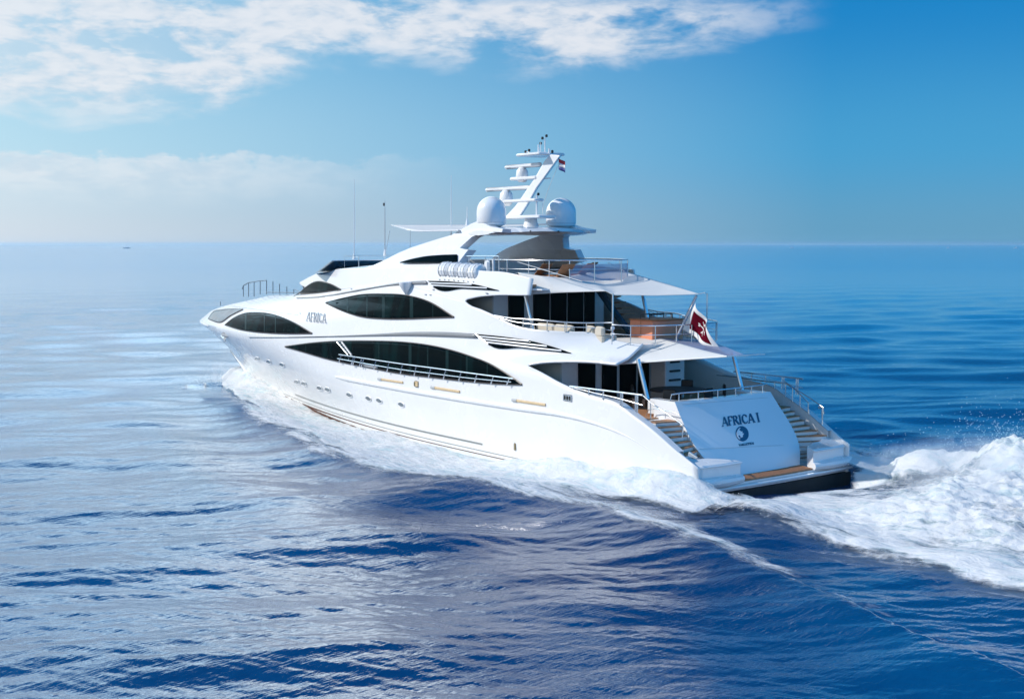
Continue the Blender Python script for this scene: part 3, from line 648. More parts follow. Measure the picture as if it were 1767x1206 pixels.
# upper deck aft rail
UR = [(9, 3.3, 5.9), (7.4, 3.0, 5.9), (6.2, 2.7, 5.88), (5.4, 2.45, 5.87), (4.8, 1.7, 5.87), (4.55, .8, 5.87), (4.5, 0, 5.87), (4.55, -.8, 5.87), (4.8, -1.7, 5.87), (5.4, -2.4, 5.87), (6.5, -2.75, 5.9), (8.0, -3.0, 5.9)]
railing(UR[2:], [((x, y, 5.1), (x, y, z)) for x, y, z in UR[2:]]+[], .024, [[(x, y, z-.36) for x, y, z in UR[2:]]])
p = on(1057.6, 510, 1, 2.4); part(MB().tube([(p[0], 2.4, 5.2), (p[0], 2.4, 7.1)], .04, 8), 'awning_pole', M_steel)
for z_ in (5.48, 5.72): part(MB().lathe((p[0], 2.4, z_), [(.03, -.07), (.08, -.05), (.08, .05), (.03, .07)], 12), 'pole_clamp', M_white)
p = on(1220.7, 506, 0, 4.7); part(MB().tube([(4.7, p[1], 5.2), (4.7, p[1], 7.05), (4.62, p[1]+.25, 7.1)], .03, 8), 'awning_pole', M_steel)
# sun deck rail
SR = [(13.6, 3.35), (12.3, 3.25), (11.0, 3.1), (10.0, 2.8), (9.4, 2.2), (9.2, 1.0), (9.3, -.6), (10.2, -1.8), (11.6, -2.6), (15.5, -3.2)]
railing([(x, y, 8.36) for x, y in SR], [((x, y, 7.4), (x, y, 8.36)) for x, y in SR[:9]], .026, [[(x, y, 7.98) for x, y in SR]])
part(MB().grid([[(x, y, z) for z in (7.5, 8.2)] for x, y in SR[4:8]]), 'glass_wind_panel', M_mesh)
# foredeck rails
def fx(px, y=-.0): return on(px, 507, 1, y)
fr_t = [(418, 499), (420, 493), (429, 488), (438.5, 486.5), (449, 484.5), (460, 484)]
Tp = [on(*q, 1, 1.2) for q in fr_t]
ro = railing(Tp, [(on(px, py, 1, 1.2), on(px, 512 if px < 440 else 508, 1, 1.2)) for px, py in fr_t[1:]]+[(on(471, 486, 1, 1.2), on(471, 507, 1, 1.2)), (on(482.5, 490, 1, 1.2), on(482.5, 507, 1, 1.2)), (on(495, 494.5, 1, 1.2), on(495, 507, 1, 1.2)), (on(507, 499, 1, 1.2), on(507, 507, 1, 1.2))], .03, m=M_dsteel)
railing([on(459, 504.5, 1, 1.5), on(500, 504.8, 1, 1.5), on(519, 505.5, 1, 1.5)], [(on(380.5, 520, 1, .2), on(380.5, 528, 1, .2)), (on(509, 499.5, 1, 1.5), on(519, 505, 1, 1.5))], .025, m=M_dsteel)
# boarding ladder stowed in the side-deck opening
p0, p1 = side(585, 590.5, B, .12), side(604, 612, B, .12); o = part(MB().tube([p0, p1, side(606, 622, B, .12)], .03, 6), 'gangway', M_steel)
part(MB().tube([side(593, 590.5, B, .10), side(610, 613, B, .10)], .05, 6), 'gangway_step', M_ltrg, o)
for k in range(6): t0 = k/6; part(MB().tube([side(585+19*t0, 590.5+21.5*t0, B, .11), side(593+17*t0, 590.5+22.5*t0, B, .11)], .03, 5), 'gangway_step', M_dsteel, o)
part(MB().box(side(641, 631, B, .03), (1.3, .1, .16), bev=.02), 'gangway_box', M_ltrg)

# ------------------------------------------------------------------ arch, mast, domes
def Yf(x, z): return np.minimum(B(x, np.minimum(z, 8.0))-.03, 4.0)-.80*np.clip(np.asarray(z)-7.9, 0, 1.6)-.1*np.clip(np.asarray(z)-9.5, 0, 5)
legpx = [(628, 462.5), (645, 457.5), (659, 451), (672, 444.5), (686.4, 437), (709, 427.5), (732.9, 419.6), (757, 412), (779.3, 405.7), (788, 400.5), (800, 393.5), (812, 386.5), (821, 383), (832, 385), (846, 391), (868, 395), (866, 401), (840, 400), (826, 404), (814, 409), (804, 418), (793, 427.8), (802, 430.5), (808, 431), (800, 441), (791, 453), (760, 461), (700, 470), (650, 470)]
f0 = [side(a_, b_, Yf) for a_, b_ in legpx]
for sg_ in (1, -1):
    fr = [(p[0], sg_*p[1], p[2]) for p in f0]; bk = [(p[0]-.05, sg_*(p[1]-.42), p[2]-.03) for p in f0]
    lg = part(MB().plate(fr, bk), 'arch_leg', M_white, sharp=25)
    bmod = lg.modifiers.new('round', 'BEVEL'); bmod.width = .05; bmod.segments = 2; bmod.limit_method = 'ANGLE'
for o, e in lens('flybridge_window', [(691, 454), (710, 448.5), (732.9, 444), (760, 441.5), (790.9, 440.5)], [(691, 454.6), (720, 454.4), (760, 454.2), (790, 454)], M_glass2 if False else M_glass, fn=Yf, eps=.04): pass
# flybridge windscreen
for z0, z1, nm in ((0, 0, 'x'),):
    Pw = []
    for s in np.linspace(-1, 1, 21):
        c0, c1 = on(583, 463.5, 1, 0), on(605, 449.3, 1, 0)
        y = s*3.45; xb = c0[0]-3.2*abs(s)**2.2-.4; xt = c1[0]-3.4*abs(s)**2.2-.4
        Pw.append([(xb, y, 7.45), (xt, y*.97, 8.13)])
    wsn = part(MB().grid(Pw), 'windscreen', M_glassb)
    part(MB().tube([p[1] for p in Pw], .022, 6), 'windscreen_trim', M_white, wsn)
Pt = [(26.5, 2.2, 8.35), (28.5, 1.9, 8.4), (30.2, 0, 8.4), (28.5, -1.9, 8.4), (26.5, -2.2, 8.35)]
railing(Pt, [((x, y, 7.8), (x, y, z)) for x, y, z in Pt], .015)
# flybridge console block, seats, seen over the fairing
part(MB().box((19.0, -.5, 7.85), (3.0, 5.2, .9), bev=.15), 'flybridge_console', M_white)
# crossbeam
Zc = 9.60
sec = [(16.6, 0), (15.6, .20), (14.6, .24), (13.6, .14), (13.3, .0), (13.8, -.10), (15.0, -.17), (16.2, -.12)]
ysb = np.linspace(-2.8, 2.8, 21); P = []
for y in ysb:
    tp = 1-.45*max(0, (abs(y)-2.0)/.8); bow = -.10*(y/3.0)**2
    P.append([(15.0+(x-15.0)*tp, y, Zc+bow+z*tp) for x, z in sec])
cb = MB(); cb.grid(P, closed_v=True); cb.add(P[0], [tuple(range(8))]); cb.add(P[-1], [tuple(range(8))[::-1]]); arch = part(cb, 'arch_crossbeam', M_white)
for y in (1.2, -.4): part(MB().box((13.28, y, 9.6), (.05, .06, .06)), 'deck_light', M_black, arch)
# domes
def dome(cx, cy_, z0, r, h):
    prof = [(r*.55, -.12), (r*.62, 0), (r*.93, .10), (r, .22), (r*1.0, .5*h)]
    for k in range(1, 9):
        a_ = k/8*math.pi/2; prof.append((max(.01, r*math.cos(a_)), .5*h+(.5*h)*math.sin(a_)))
    o = part(MB().lathe((cx, cy_, z0), prof, 40), 'satellite_dome', M_white)
    part(MB().lathe((cx, cy_, z0-.18), [(r*.5, -.05), (r*.72, .12), (r*.5, .16)], 24), 'dome_mount', M_white, o)
    part(MB().lathe((cx, cy_, z0+.20), [(r*1.004, -.008), (r*1.008, 0), (r*1.004, .008)], 40), 'dome_seam', M_ltrg, o)
dome(15.07, 2.03, 9.80, .665, 1.36); dome(15.07, -2.03, 9.80, .71, 1.38)
# mast: raked tapered box
def pln(px, py, y=0): p = on(px, py, 1, y); return (p[0], y, p[2])
mp_ = [(873, 373), (897, 373), (909, 355), (926, 325), (937, 310), (967, 268.5), (950, 266.5), (939.4, 278), (921, 310), (905, 333), (889, 356)]
mb = MB(); mb.plate([pln(a_, b_, .22) for a_, b_ in mp_], [pln(a_+3, b_, -.22) for a_, b_ in mp_]); mast = part(mb, 'mast', M_white, sharp=25)
bmod = mast.modifiers.new('round', 'BEVEL'); bmod.width = .05; bmod.segments = 2; bmod.limit_method = 'ANGLE'
def slab(x0, x1, yc, th, w_, name, m=None, par=None):
    a_, b_ = pln(x0, yc), pln(x1, yc); return part(MB().box(((a_[0]+b_[0])/2, 0, a_[2]), (abs(a_[0]-b_[0]), w_, th), bev=min(.04, th*.4)), name, m or M_white, par or mast)
def radar(bx0, bx1, by, cxp, cyp, r):
    a_, b_ = pln(bx0, by), pln(bx1, by+.3); m_ = pln(cxp, cyp)
    hub = part(MB().lathe((m_[0], 0, m_[2]-r*1.0), [(r*.5, -.08), (r*.9, .02), (r, r*.8), (r*.9, r*1.6), (r*.45, r*2.1)], 20), 'radar_gearbox', M_white, mast)
    part(MB().box(((a_[0]+b_[0])/2, 0, a_[2]), (abs(a_[0]-b_[0]), .20, .19), bev=.07, rz=.0), 'radar_scanner', M_white, mast)
radar(872, 934, 289.2, 901, 301, .29); radar(838.5, 915, 328, 873.5, 341, .32)
slab(887, 932, 309.6, .15, .55, 'radar_platform'); slab(869, 931, 348, .14, .55, 'radar_platform'); slab(912, 953, 269.5, .13, 1.5, 'mast_spreader')
slab(873, 945, 376, .16, 1.0, 'mast_foot', par=None)
a_ = pln(925, 397, -.3); part(MB().lathe((a_[0], 0, a_[2]-.05), [(.42, 0), (.30, .45), (.28, .55)], 20), 'mast_pedestal', M_white, mast)
part(MB().tube([pln(930, 308.5), pln(950, 308)], .03, 6), 'signal_yard', M_white, mast)
for (px, y0, y1, r, yy) in [(943, 236, 267, .022, .2), (936, 240, 267, .02, -.3), (933, 250, 267, .035, .35), (929, 255, 267, .03, -.1), (939, 246, 267, .018, .5), (953, 257, 268, .05, .45), (928.5, 337, 371, .05, .2), (934, 350, 371, .015, -.2)]:
    a_ = on(px, y1, 1, yy*0); b_ = on(px, y0, 1, yy*0); part(MB().tube([(a_[0], yy*.4, a_[2]), (b_[0], yy*.4, b_[2])], [r, r*.8], 6), 'aerial', M_white, mast)
for (px, py) in [(943, 235), (936, 239), (933, 248), (929, 335.5), (913, 260), (907, 262.5), (953, 262)]:
    a_ = pln(px, py); part(MB().lathe(a_, [(.02, -.06), (.06, -.04), (.06, .05), (.02, .07)], 10), 'navigation_light', M_black, mast)
part(MB().tube([pln(906, 264), pln(912, 262), pln(915, 268)], .02, 6), 'wind_sensor', M_white, mast)
part(MB().tube([pln(962, 288), pln(945, 330), pln(938, 352), pln(936, 372)], .010, 5), 'flag_halyard', M_steel, mast)
part(MB().tube([pln(955, 267.5), pln(966, 269)], .025, 6), 'flag_arm', M_steel, mast)
# whip aerials
def whip(px, y0, y1, m, yy, r=.03, lamp=None):
    a_, b_ = on(px, y1, 1, yy), on(px, y0, 1, yy); k = part(MB().tube([a_, a_+(b_-a_)*.55, b_], [r, r*.8, r*.35], 6), 'whip_aerial', m)
    part(MB().lathe(a_, [(r*3, -.05), (r*2.2, .12), (r, .3)], 10), 'aerial_base', M_white, k)
    if lamp: q = on(px-1.5, lamp, 1, yy); part(MB().box(q, (.08, .08, .16)), 'aerial_lamp', M_black, k)
whip(611.3, 310, 446, M_white, 0, .035); whip(664.2, 346, 440, M_ltrg, 0, .032, 353); whip(778.5, 303, 412, M_white, -1.0, .03); whip(806, 357, 388, M_white, -1.0, .03)
# forward bimini awning on the arch
cv = []
bp_t = [(665.5, 386), (700, 385.6), (744.5, 385.3), (790, 386), (825, 388)]; bp_b = [(665.5, 386.6), (702.7, 393.5), (742, 399), (784, 401), (825, 400)]
Pn = [on(a_, b_, 1, 2.6) for a_, b_ in bp_b]; Pf = [on(a_, b_, 1, -2.4) for a_, b_ in bp_t]
P = []
for i, px in enumerate(np.linspace(0, 1, 17)):
    row = []
    xc = 26.7-px*10.2; hw = .05+2.8*min(1, px*1.7)
    for s in np.linspace(-1, 1, 11): row.append((xc, s*hw, 10.02-.40*min(1, px*1.5)*(s+1)/2-.02*math.cos(s*3)+.03*px*math.sin(s*9)))
    P.append(row)
o = part(MB().grid(P), 'bimini_awning', M_sail); sm = o.modifiers.new('thick', 'SOLIDIFY'); sm.thickness = .03
part(MB().tube([P[i][10] for i in range(17)], .03, 6), 'bimini_frame', M_white, o)
railing([(22.6, 2.7, 9.7), (22.8, 2.9, 8.3)], [((20.5, 2.85, 9.7), (20.3, 3.0, 8.7))], .016, name='bimini_strut')

# ------------------------------------------------------------------ aft awnings, ensign staff
def coons(c00, c10_, c11, c01, sag, n=18, m=14, e=(0, 0, 0, 0)):
    """sheet between four corners; e: how far each edge is drawn in"""
    c00, c10_, c11, c01 = map(np.array, (c00, c10_, c11, c01)); P = np.zeros((n, m, 3)); ctr = (c00+c10_+c11+c01)/4
    for i in range(n):
        for j in range(m):
            u, v = i/(n-1), j/(m-1); p = c00*(1-u)*(1-v)+c10_*u*(1-v)+c11*u*v+c01*(1-u)*v
            bu, bv = 4*u*(1-u), 4*v*(1-v)
            for k, (ww, bb) in enumerate((((1-v)**2, bu), (u**2, bv), (v**2, bu), ((1-u)**2, bv))):
                d = ctr-p; d[2] = 0; p = p+d/(np.linalg.norm(d)+1e-6)*e[k]*ww*bb
            p[2] -= sag*bu*bv; P[i, j] = p
    return P
fz = lambda x, y: float(Tf(x))+.0
ea = [on(910, 508.5, 1, 3.42), on(972, 504.6, 1, 3.0), on(1045, 501.8, 1, 2.5), on(1058, 508.5, 1, 2.35), on(1130, 509.6, 1, 1.2), on(1204, 507.5, 1, 0)]
eb = [on(893, 470, 1, 3.35), on(934, 476.3, 1, 3.05), on(974, 478, 1, 2.3), on(1029, 468, 1, -2.2), on(1081, 469, 1, -2.6), on(1148, 489, 1, -1.5), on(1206, 507, 1, -.05)]
def along(P_, u): k_ = u*(len(P_)-1); k0 = min(len(P_)-2, int(k_)); return P_[k0]*(1-(k_-k0))+P_[k0+1]*(k_-k0)
UA = []
for u in np.linspace(0, 1, 43):
    a_, b_ = along(ea, u), along(eb, u); UA.append([a_*(1-v)+b_*v-np.array([0, 0, .06*math.sin(math.pi*v)*math.sin(math.pi*u)-(.10*math.sin(math.pi*v)*(1-u)**3)]) for v in np.linspace(0, 1, 14)])
A3 = ea[-1]
aw = part(MB().grid(UA), 'upper_awning', M_sail); sm = aw.modifiers.new('thick', 'SOLIDIFY'); sm.thickness = .02
part(MB().tube([A3, on(1216, 505, 1, -.3)], .02, 5), 'awning_tie', M_canvas, aw)
P = []
pa = [on(1060, 628.4, 1, 2.62), np.array([.72, 2.05, 4.985])]
pb = [on(1040, 584, 1, 1.75), on(1090, 582, 1, .9), on(1139, 583.5, 1, .35), on(1172, 592, 1, .9), on(1215, 604.5, 1, 1.5), np.array([.72, 2.0, 5.0])]
for i in range(26):
    u = i/25; a_ = pa[0]*(1-u)+pa[1]*u; k_ = u*5; k0 = min(4, int(k_)); b_ = pb[k0]*(1-(k_-k0))+pb[k0+1]*(k_-k0); row = []
    for v in np.linspace(0, 1, 12): p = a_*(1-v)+b_*v; p = p+np.array([0, 0, .10*math.sin(math.pi*v)*(1-u)]); row.append(p)
    P.append(row)
aw2 = part(MB().grid(P), 'lower_awning', M_sail); sm = aw2.modifiers.new('thick', 'SOLIDIFY'); sm.thickness = .02
q0, q1 = np.array(P[0][0]), np.array(P[25][0]); part(MB().tube([q0, q1, on(1320, 611, 0, .75)], [.035, .03, .012], 6), 'awning_spar', M_canvas, aw2)
P = []
for i in range(16):
    u = i/15; k_ = u*3; k0 = min(2, int(k_)); a_ = (pb[2:][k0]*(1-(k_-k0))+pb[2:][k0+1]*(k_-k0))-np.array([0, 0, .01]); b_ = np.array([5.4, -1.9, 5.12])*(1-u)+on(1283, 611.5, 0, .78)*u
    P.append([a_*(1-v)+b_*v for v in np.linspace(0, 1, 8)])
part(MB().grid(P), 'sheer_awning_leaf', M_mesh, aw2)
for a_, b_ in ((on(893, 452, 1, 3.2), on(1005, 486, 1, 2.9)), (on(997, 451, 1, -1.5), on(1030, 467, 1, -2.6)), (on(1049, 453, 1, -2.8), on(1078, 468.5, 1, -2.6))):
    part(MB().tube([a_, b_], .014, 5), 'awning_rope', M_canvas, aw)
stf0, stf1 = np.array(pln(1165.8, 586)), np.array(pln(1201.8, 510.5))
part(MB().tube([stf0, stf1], [.07, .055], 10), 'ensign_staff', M_steel)
part(MB().lathe(stf0-np.array([0, 0, .05]), [(.14, -.05), (.14, .03), (.08, .06)], 12), 'staff_socket', M_steel)

# ensign: red field, white border, white eight-pointed cross
def ensign():
    ou = [(1200.5, 523), (1179, 568.8), (1239.7, 606), (1224, 564)]  # hoist top, hoist bottom, fly bottom, fly top (picture)
    n, m_ = 40, 26; base = [np.array(pln(*q)) for q in ou]
    P = np.zeros((n, m_, 3))
    for i in range(n):
        for j in range(m_):
            u, v = i/(n-1), j/(m_-1); p = base[0]*(1-u)*(1-v)+base[1]*(1-u)*v+base[2]*u*v+base[3]*u*(1-v)
            p = p+np.array([.04*math.sin(9*u+2*v), .16*math.sin(7*u+3*v+.5)*u**.5, -.05*math.sin(math.pi*u)]); P[i, j] = p
    me = MB(); F_ = []
    def colr(u, v):
        if u < .13 or u > .87 or v < .17 or v > .83: return 0
        cu, cv_ = (u-.52)/.30, (v-.5)/.27; r_ = math.hypot(cu, cv_)
        if r_ < 1 and r_ > .0:
            a_ = math.atan2(cv_, cu) % (math.pi/2); a_ = min(a_, math.pi/2-a_)
            if a_ < .42*min(1, r_*1.0) and r_ < .62+.25*a_/.42: return 0
        return 1
    vs = P.reshape(-1, 3)
    for mi in (0, 1):
        fs = [(i*m_+j, (i+1)*m_+j, (i+1)*m_+j+1, i*m_+j+1) for i in range(n-1) for j in range(m_-1) if colr((i+.5)/(n-1), (j+.5)/(m_-1)) == mi]
        me.add(vs, fs, mi)
    mesh = bpy.data.meshes.new('ensign_flag'); mesh.from_pydata(me.v, [], me.f); mesh.materials.append(M_canvas); mesh.materials.append(trans_mat('ensign_red', (.15, .006, .02), .25))
    mesh.polygons.foreach_set('material_index', me.mi); mesh.polygons.foreach_set('use_smooth', [True]*len(me.f))
    o = bpy.data.objects.new('ensign_flag', mesh); COL.objects.link(o); sm = o.modifiers.new('thick', 'SOLIDIFY'); sm.thickness = .01
    tag(o, 'dark red ensign with white border and white cross hanging from the stern staff', 'flag')
ensign()
def small_flag():
    a_ = np.array(pln(965.5, 270)); b_ = np.array(pln(966, 286)); e_ = empty('courtesy_flag', tuple(a_), 'small red, white and blue flag fluttering near the top of the mast', 'flag')
    for k, m_ in enumerate((M_red, M_canvas, M_navy)):
        P = []
        for i in range(8):
            u = i/7; x = a_[0]-u*.42+.06; P.append([(x, .05*math.sin(6*u), a_[2]-.08-.18*u-(.16*(k+v))) for v in (0, 1)])
        o = part(MB().grid(P), 'flag_stripe', m_, e_); sm = o.modifiers.new('thick', 'SOLIDIFY'); sm.thickness = .012
small_flag()

# ------------------------------------------------------------------ loose things on deck
def copy_tree(o, parent=None):
    c = o.copy(); COL.objects.link(c)
    if parent is not None: c.parent = parent
    for ch in list(o.children): copy_tree(ch, c)
    return c
# life raft canisters in a rack
r0 = side(768, 470, B2, .0)
def raft():
    e_ = empty('life_raft', (0, 0, 0), '', 'life raft', 'life raft canisters in the rack on the yacht side')
    r, L = .38, .80
    part(MB().lathe((0, 0, 0), [(r*.55, -L/2), (r*.86, -L/2+.05), (r, -L/2+.12), (r, -.03), (r*1.05, -.02), (r*1.05, .02), (r, .03), (r, L/2-.12), (r*.86, L/2-.05), (r*.55, L/2)], 12, ax='x'), 'canister_shell', M_white, e_, sharp=20)
    for s in (-.22, .22): part(MB().lathe((s, 0, 0), [(r*1.0, -.025), (r*1.03, -.02), (r*1.03, .02), (r*1.0, .025)], 24, ax='x'), 'lashing_strap', M_ltrg, e_)
    part(MB().tube([(-.2, .35, -.38), (-.25, .1, -.62), (-.25, -.3, -.62)], .025, 6), 'cradle_leg', M_steel, e_)
    part(MB().tube([(.2, .35, -.38), (.15, .1, -.62), (.15, -.3, -.62)], .025, 6), 'cradle_leg', M_steel, e_)
    return e_
rp = raft(); lab = ['foremost of the four white life raft canisters', 'second white life raft canister from the bow end of the rack', 'third white life raft canister from the bow end of the rack', 'aftmost white life raft canister, its end cap showing']
ra, rb = on(776, 466.5, 1, 3.75), on(826, 470, 1, 3.75)
for k in range(4):
    o = rp if k == 0 else copy_tree(rp)
    t0 = k/3; o.location = (ra[0]*(1-t0)+rb[0]*t0, 3.85, ra[2]*(1-t0)+rb[2]*t0); o['label'] = lab[k]
RK = [(ra[0]+.4, 3.4, ra[2]+.55), (ra[0]+.2, 3.4, ra[2]+.62), (rb[0], 3.4, rb[2]+.7), (rb[0]-1.0, 3.4, rb[2]+.7)]
railing(RK, [((x, 3.4, z-1.1), (x, 3.4, z)) for x, y, z in [RK[0], RK[2], RK[3]]]+[((ra[0]-1.0, 3.4, ra[2]-.4), (ra[0]-1.0, 3.4, ra[2]+.6))], .025, name='raft_rack_rail')
p = on(841, 464, 1, 3.6)
part(MB().box(p, (.35, .18, .75), bev=.08), 'lifebuoy_case', M_white)
part(MB().box((on(850, 458, 1, 3.5)[0], 3.45, 7.95), (.12, .12, .9), bev=.03), 'rail_stanchion_block', M_white)
# sun loungers
def lounger():
    e_ = empty('sun_lounger', (0, 0, 0), '', 'sun lounger', 'wooden sun loungers on the sun deck')
    part(MB().box((0, 0, .34), (1.3, .62, .06), bev=.02), 'seat_frame', M_teakd, e_)
    part(MB().box((-.80, 0, .58), (.78, .62, .05), bev=.02, tilt=.72), 'backrest', M_teakd, e_)
    part(MB().box((0, 0, .41), (1.25, .58, .08), bev=.03), 'cushion', M_blue, e_)
    for sx in (-.55, .55):
        for sy in (-.27, .27): part(MB().box((sx, sy, .16), (.06, .05, .32)), 'leg', M_teakd, e_)
    return e_
lg_ = lounger()
for k, (x, y, rz, s) in enumerate([(11.6, 2.55, .1, 'wooden sun lounger nearest the life rafts'), (10.3, 2.2, -.15, 'wooden sun lounger behind the port rail, its back raised highest'), (11.6, .3, .3, 'wooden sun lounger in the middle of the sun deck'), (13.6, -1.6, .4, 'wooden sun lounger farthest to starboard on the sun deck')]):
    o = lg_ if k == 0 else copy_tree(lg_)
    o.location = (x, y, 7.37); o.rotation_euler = (0, 0, rz); o['label'] = s
# orange covered locker on the upper deck aft
e_ = empty('covered_bar', (6.5, 0, 5.0), 'square bar unit under orange covers by the aft rail of the upper deck', 'bar')
part(MB().box((6.65, -.15, 5.50), (1.35, 1.75, .92), bev=.03), 'orange_cover', M_orange, e_, sharp=30)
part(MB().box((6.65, -.15, 5.98), (1.42, 1.82, .05), bev=.02), 'lid', M_teakd, e_)
part(MB().tube([(6.65, .73, 5.05), (6.65, .735, 5.94)], .012, 5), 'cover_seam', M_teakd, e_)
for dx_ in (.25, -.25):
    part(MB().tube([(6.65+dx_, .5, 6.0), (6.65+dx_, .5, 6.18), (6.65+dx_, -.8, 6.18), (6.65+dx_, -.8, 6.0)], .022, 6), 'top_rail', M_black, e_)
# sofas along the upper-deck rail
def sofa(x, y, L, lab_):
    e_ = empty('deck_sofa', (x, y, 5.0), lab_, 'sofa', 'beige sofas along the upper deck rail')
    part(MB().box((x, y, 5.25), (L, .8, .35), bev=.06), 'seat', M_beige, e_)
    n_ = max(2, int(L/.8))
    for k in range(n_): part(MB().box((x-L/2+L/n_*(k+.5), y+.3, 5.56), (L/n_-.03, .22, .42), bev=.07), 'back_cushion', M_beige, e_)
sofa(9.3, 2.75, 2.4, 'long beige cushioned sofa behind the upper deck rail'); sofa(7.3, 2.3, 1.1, 'short beige sofa with rounded end, nearer the stern')
# dining set on the main deck, in the shade
e_ = empty('dining_table', (5.2, 0, 2.5), 'dark oval dining table in the shade of the main aft deck', 'table')
part(MB().lathe((5.2, 0, 3.16), [(.2, 0), (1.15, .02), (1.15, .07), (.2, .08)], 28), 'table_top', M_dark, e_)
part(MB().lathe((5.2, 0, 2.5), [(.35, 0), (.12, .08), (.12, .68)], 16), 'pedestal', M_dark, e_)
def chair():
    e_ = empty('dining_chair', (0, 0, 0), '', 'chair', 'dark chairs around the main deck table')
    part(MB().box((0, 0, .42), (.5, .5, .10), bev=.03), 'seat', M_dark, e_); part(MB().box((-.24, 0, .68), (.07, .5, .46), bev=.03), 'backrest', M_dark, e_)
    for sx in (-.2, .2):
        for sy in (-.2, .2): part(MB().tube([(sx, sy, 0), (sx, sy, .4)], .02, 5), 'leg', M_steel, e_)
    return e_
ch_ = chair()
CL = [(3.8, 0, 0, 'dark dining chair between the table and the transom'), (4.3, 1.35, -.9, 'dark dining chair at the port aft side of the table'), (6.1, 1.35, -2.2, 'dark dining chair at the port forward side of the table'), (4.3, -1.35, .9, 'dark dining chair at the starboard aft side of the table'), (6.1, -1.35, 2.2, 'dark dining chair at the starboard forward side of the table')]
for k, (x, y, rz, s) in enumerate(CL):
    o = ch_ if k == 0 else copy_tree(ch_)
    o.location = (x, y, 2.51); o.rotation_euler = (0, 0, rz); o['label'] = s

# ------------------------------------------------------------------ the sea
vA = math.atan2(V[1], V[0])
comps = []
def wave(lam, amp, rel):      # rel: direction of travel relative to the view bearing, degrees
    a_ = vA+math.radians(rel); comps.append((2*math.pi/lam, amp, math.cos(a_), math.sin(a_), rng.uniform(0, 6.28), lam))
for k in range(9): lam = 16*.86**k*rng.uniform(.95, 1.05); wave(lam, .0043*lam*rng.uniform(.6, 1.1), 22+rng.normal(0, 7))
for k in range(16): lam = 4.6*.88**k; wave(lam, .0042*lam*rng.uniform(.6, 1.2), 14+rng.normal(0, 13))
for k in range(22): lam = .95*.90**k; wave(lam, .0036*lam, -20+rng.normal(0, 14))
crest_px = [(690, 822), (850, 852), (1060, 887), (1250, 950), (1400, 1015), (1560, 1090), (1767, 1180)]
cr = np.array([on(a_, b_, 2, 0)[:2] for a_, b_ in crest_px]); cr = cr[np.argsort(cr[:, 0])]
edge_px = [(378, 656), (415, 691), (452, 721), (508, 747), (564, 784), (620, 797), (695, 822)]
eg = np.array([on(a_, b_, 2, 0)[:2] for a_, b_ in edge_px]); eg = eg[np.argsort(eg[:, 0])]
LXY = sorted([tuple(p) for p in cr]+[tuple(p) for p in eg if p[0] > cr[:, 0].max()+1])
cx_ = np.array([p[0] for p in LXY]); cy_ = np.array([p[1] for p in LXY])
def crestY(x): return np.where(x < cx_[0], cy_[0]+(cx_[0]-x)*.30, np.interp(x, cx_, cy_))
def BW(x): return np.interp(x, [-1, 0, 10, 17, 21.7, 28.6, 34.7, 40, 44.5], [4.2, 4.3, 4.6, 4.6, 4.2, 3.1, 2.0, .9, 0])
HS = np.zeros(64)
def vnoise(x, y, sc, seed=0, oct=4, rough=.55):
    """smooth value noise"""
    out = np.zeros_like(x); am = 1; tot = 0
    for o in range(oct):
        xs_, ys_ = x*sc+seed*17.3+o*31.7, y*sc-seed*9.1+o*11.3; xi, yi = np.floor(xs_).astype(np.int64), np.floor(ys_).astype(np.int64); fx_, fy_ = xs_-xi, ys_-yi
        fx_ = fx_*fx_*(3-2*fx_); fy_ = fy_*fy_*(3-2*fy_)
        def h(i, j):
            n = (i*374761393+j*668265263+seed*1442695041) & 0x7fffffff; n = ((n ^ (n >> 13))*1274126177) & 0x7fffffff; return ((n ^ (n >> 16)) & 0xffff)/65535.0
        out += am*(h(xi, yi)*(1-fx_)*(1-fy_)+h(xi+1, yi)*fx_*(1-fy_)+h(xi, yi+1)*(1-fx_)*fy_+h(xi+1, yi+1)*fx_*fy_); tot += am; am *= rough; sc *= 2.03
    return out/tot
def sea_z(x, y, res):
    z = np.zeros_like(x); w1 = .7+.6*vnoise(x, y, .03, 3, 2)
    for kk, am, cx1, cy1, ph, lam in comps:
        f = np.clip((lam-2.2*res)/(2.0*res+1e-6), 0, 1); a_ = kk*(x*cx1+y*cy1)+ph
        if lam > 2.5: a_ = a_+1.3*np.sin(.21*x+.17*y+ph)+.9*np.sin(-.13*x+.24*y+2*ph)
        z += am*f*(np.sin(a_)+.22*np.sin(2*a_+.6))*(w1 if lam < 5 else 1)
    ay = np.abs(y); d = ay-crestY(x); fd = np.clip((50-x)/8, 0, 1)
    g0 = np.clip((47-x)/20, 0, 1); amp = .16*g0*np.exp(-np.clip(-x, 0, 200)/38)
    z += fd*amp*(np.exp(-(d/1.15)**2)-.25*np.exp(-((d-2.6)/1.7)**2)-.50*sstep(x, 0, 8)*np.exp(-((d+2.3)/1.5)**2)+.3*np.exp(-((d-6)/2.2)**2))
    # long diverging ridges outside the crest
    z += fd*g0*.07*np.sin(d*1.05+.7)*np.exp(-(d/11)**2)*(d > 0)
    # trough beside the hull, hollow behind the transom
    z -= .12*np.exp(-((ay-BW(x))/1.4)**2)*np.clip((40-x)/10, 0, 1)*(x > -2)
    z -= .20*np.exp(-(y/4.0)**4)*np.exp(-((x+.8)/1.5)**2)
    z -= .25*np.exp(-(y/4.2)**4)*sstep(x, -.5, 1)*(x < 46)
    return z
camg = CAM[:2]
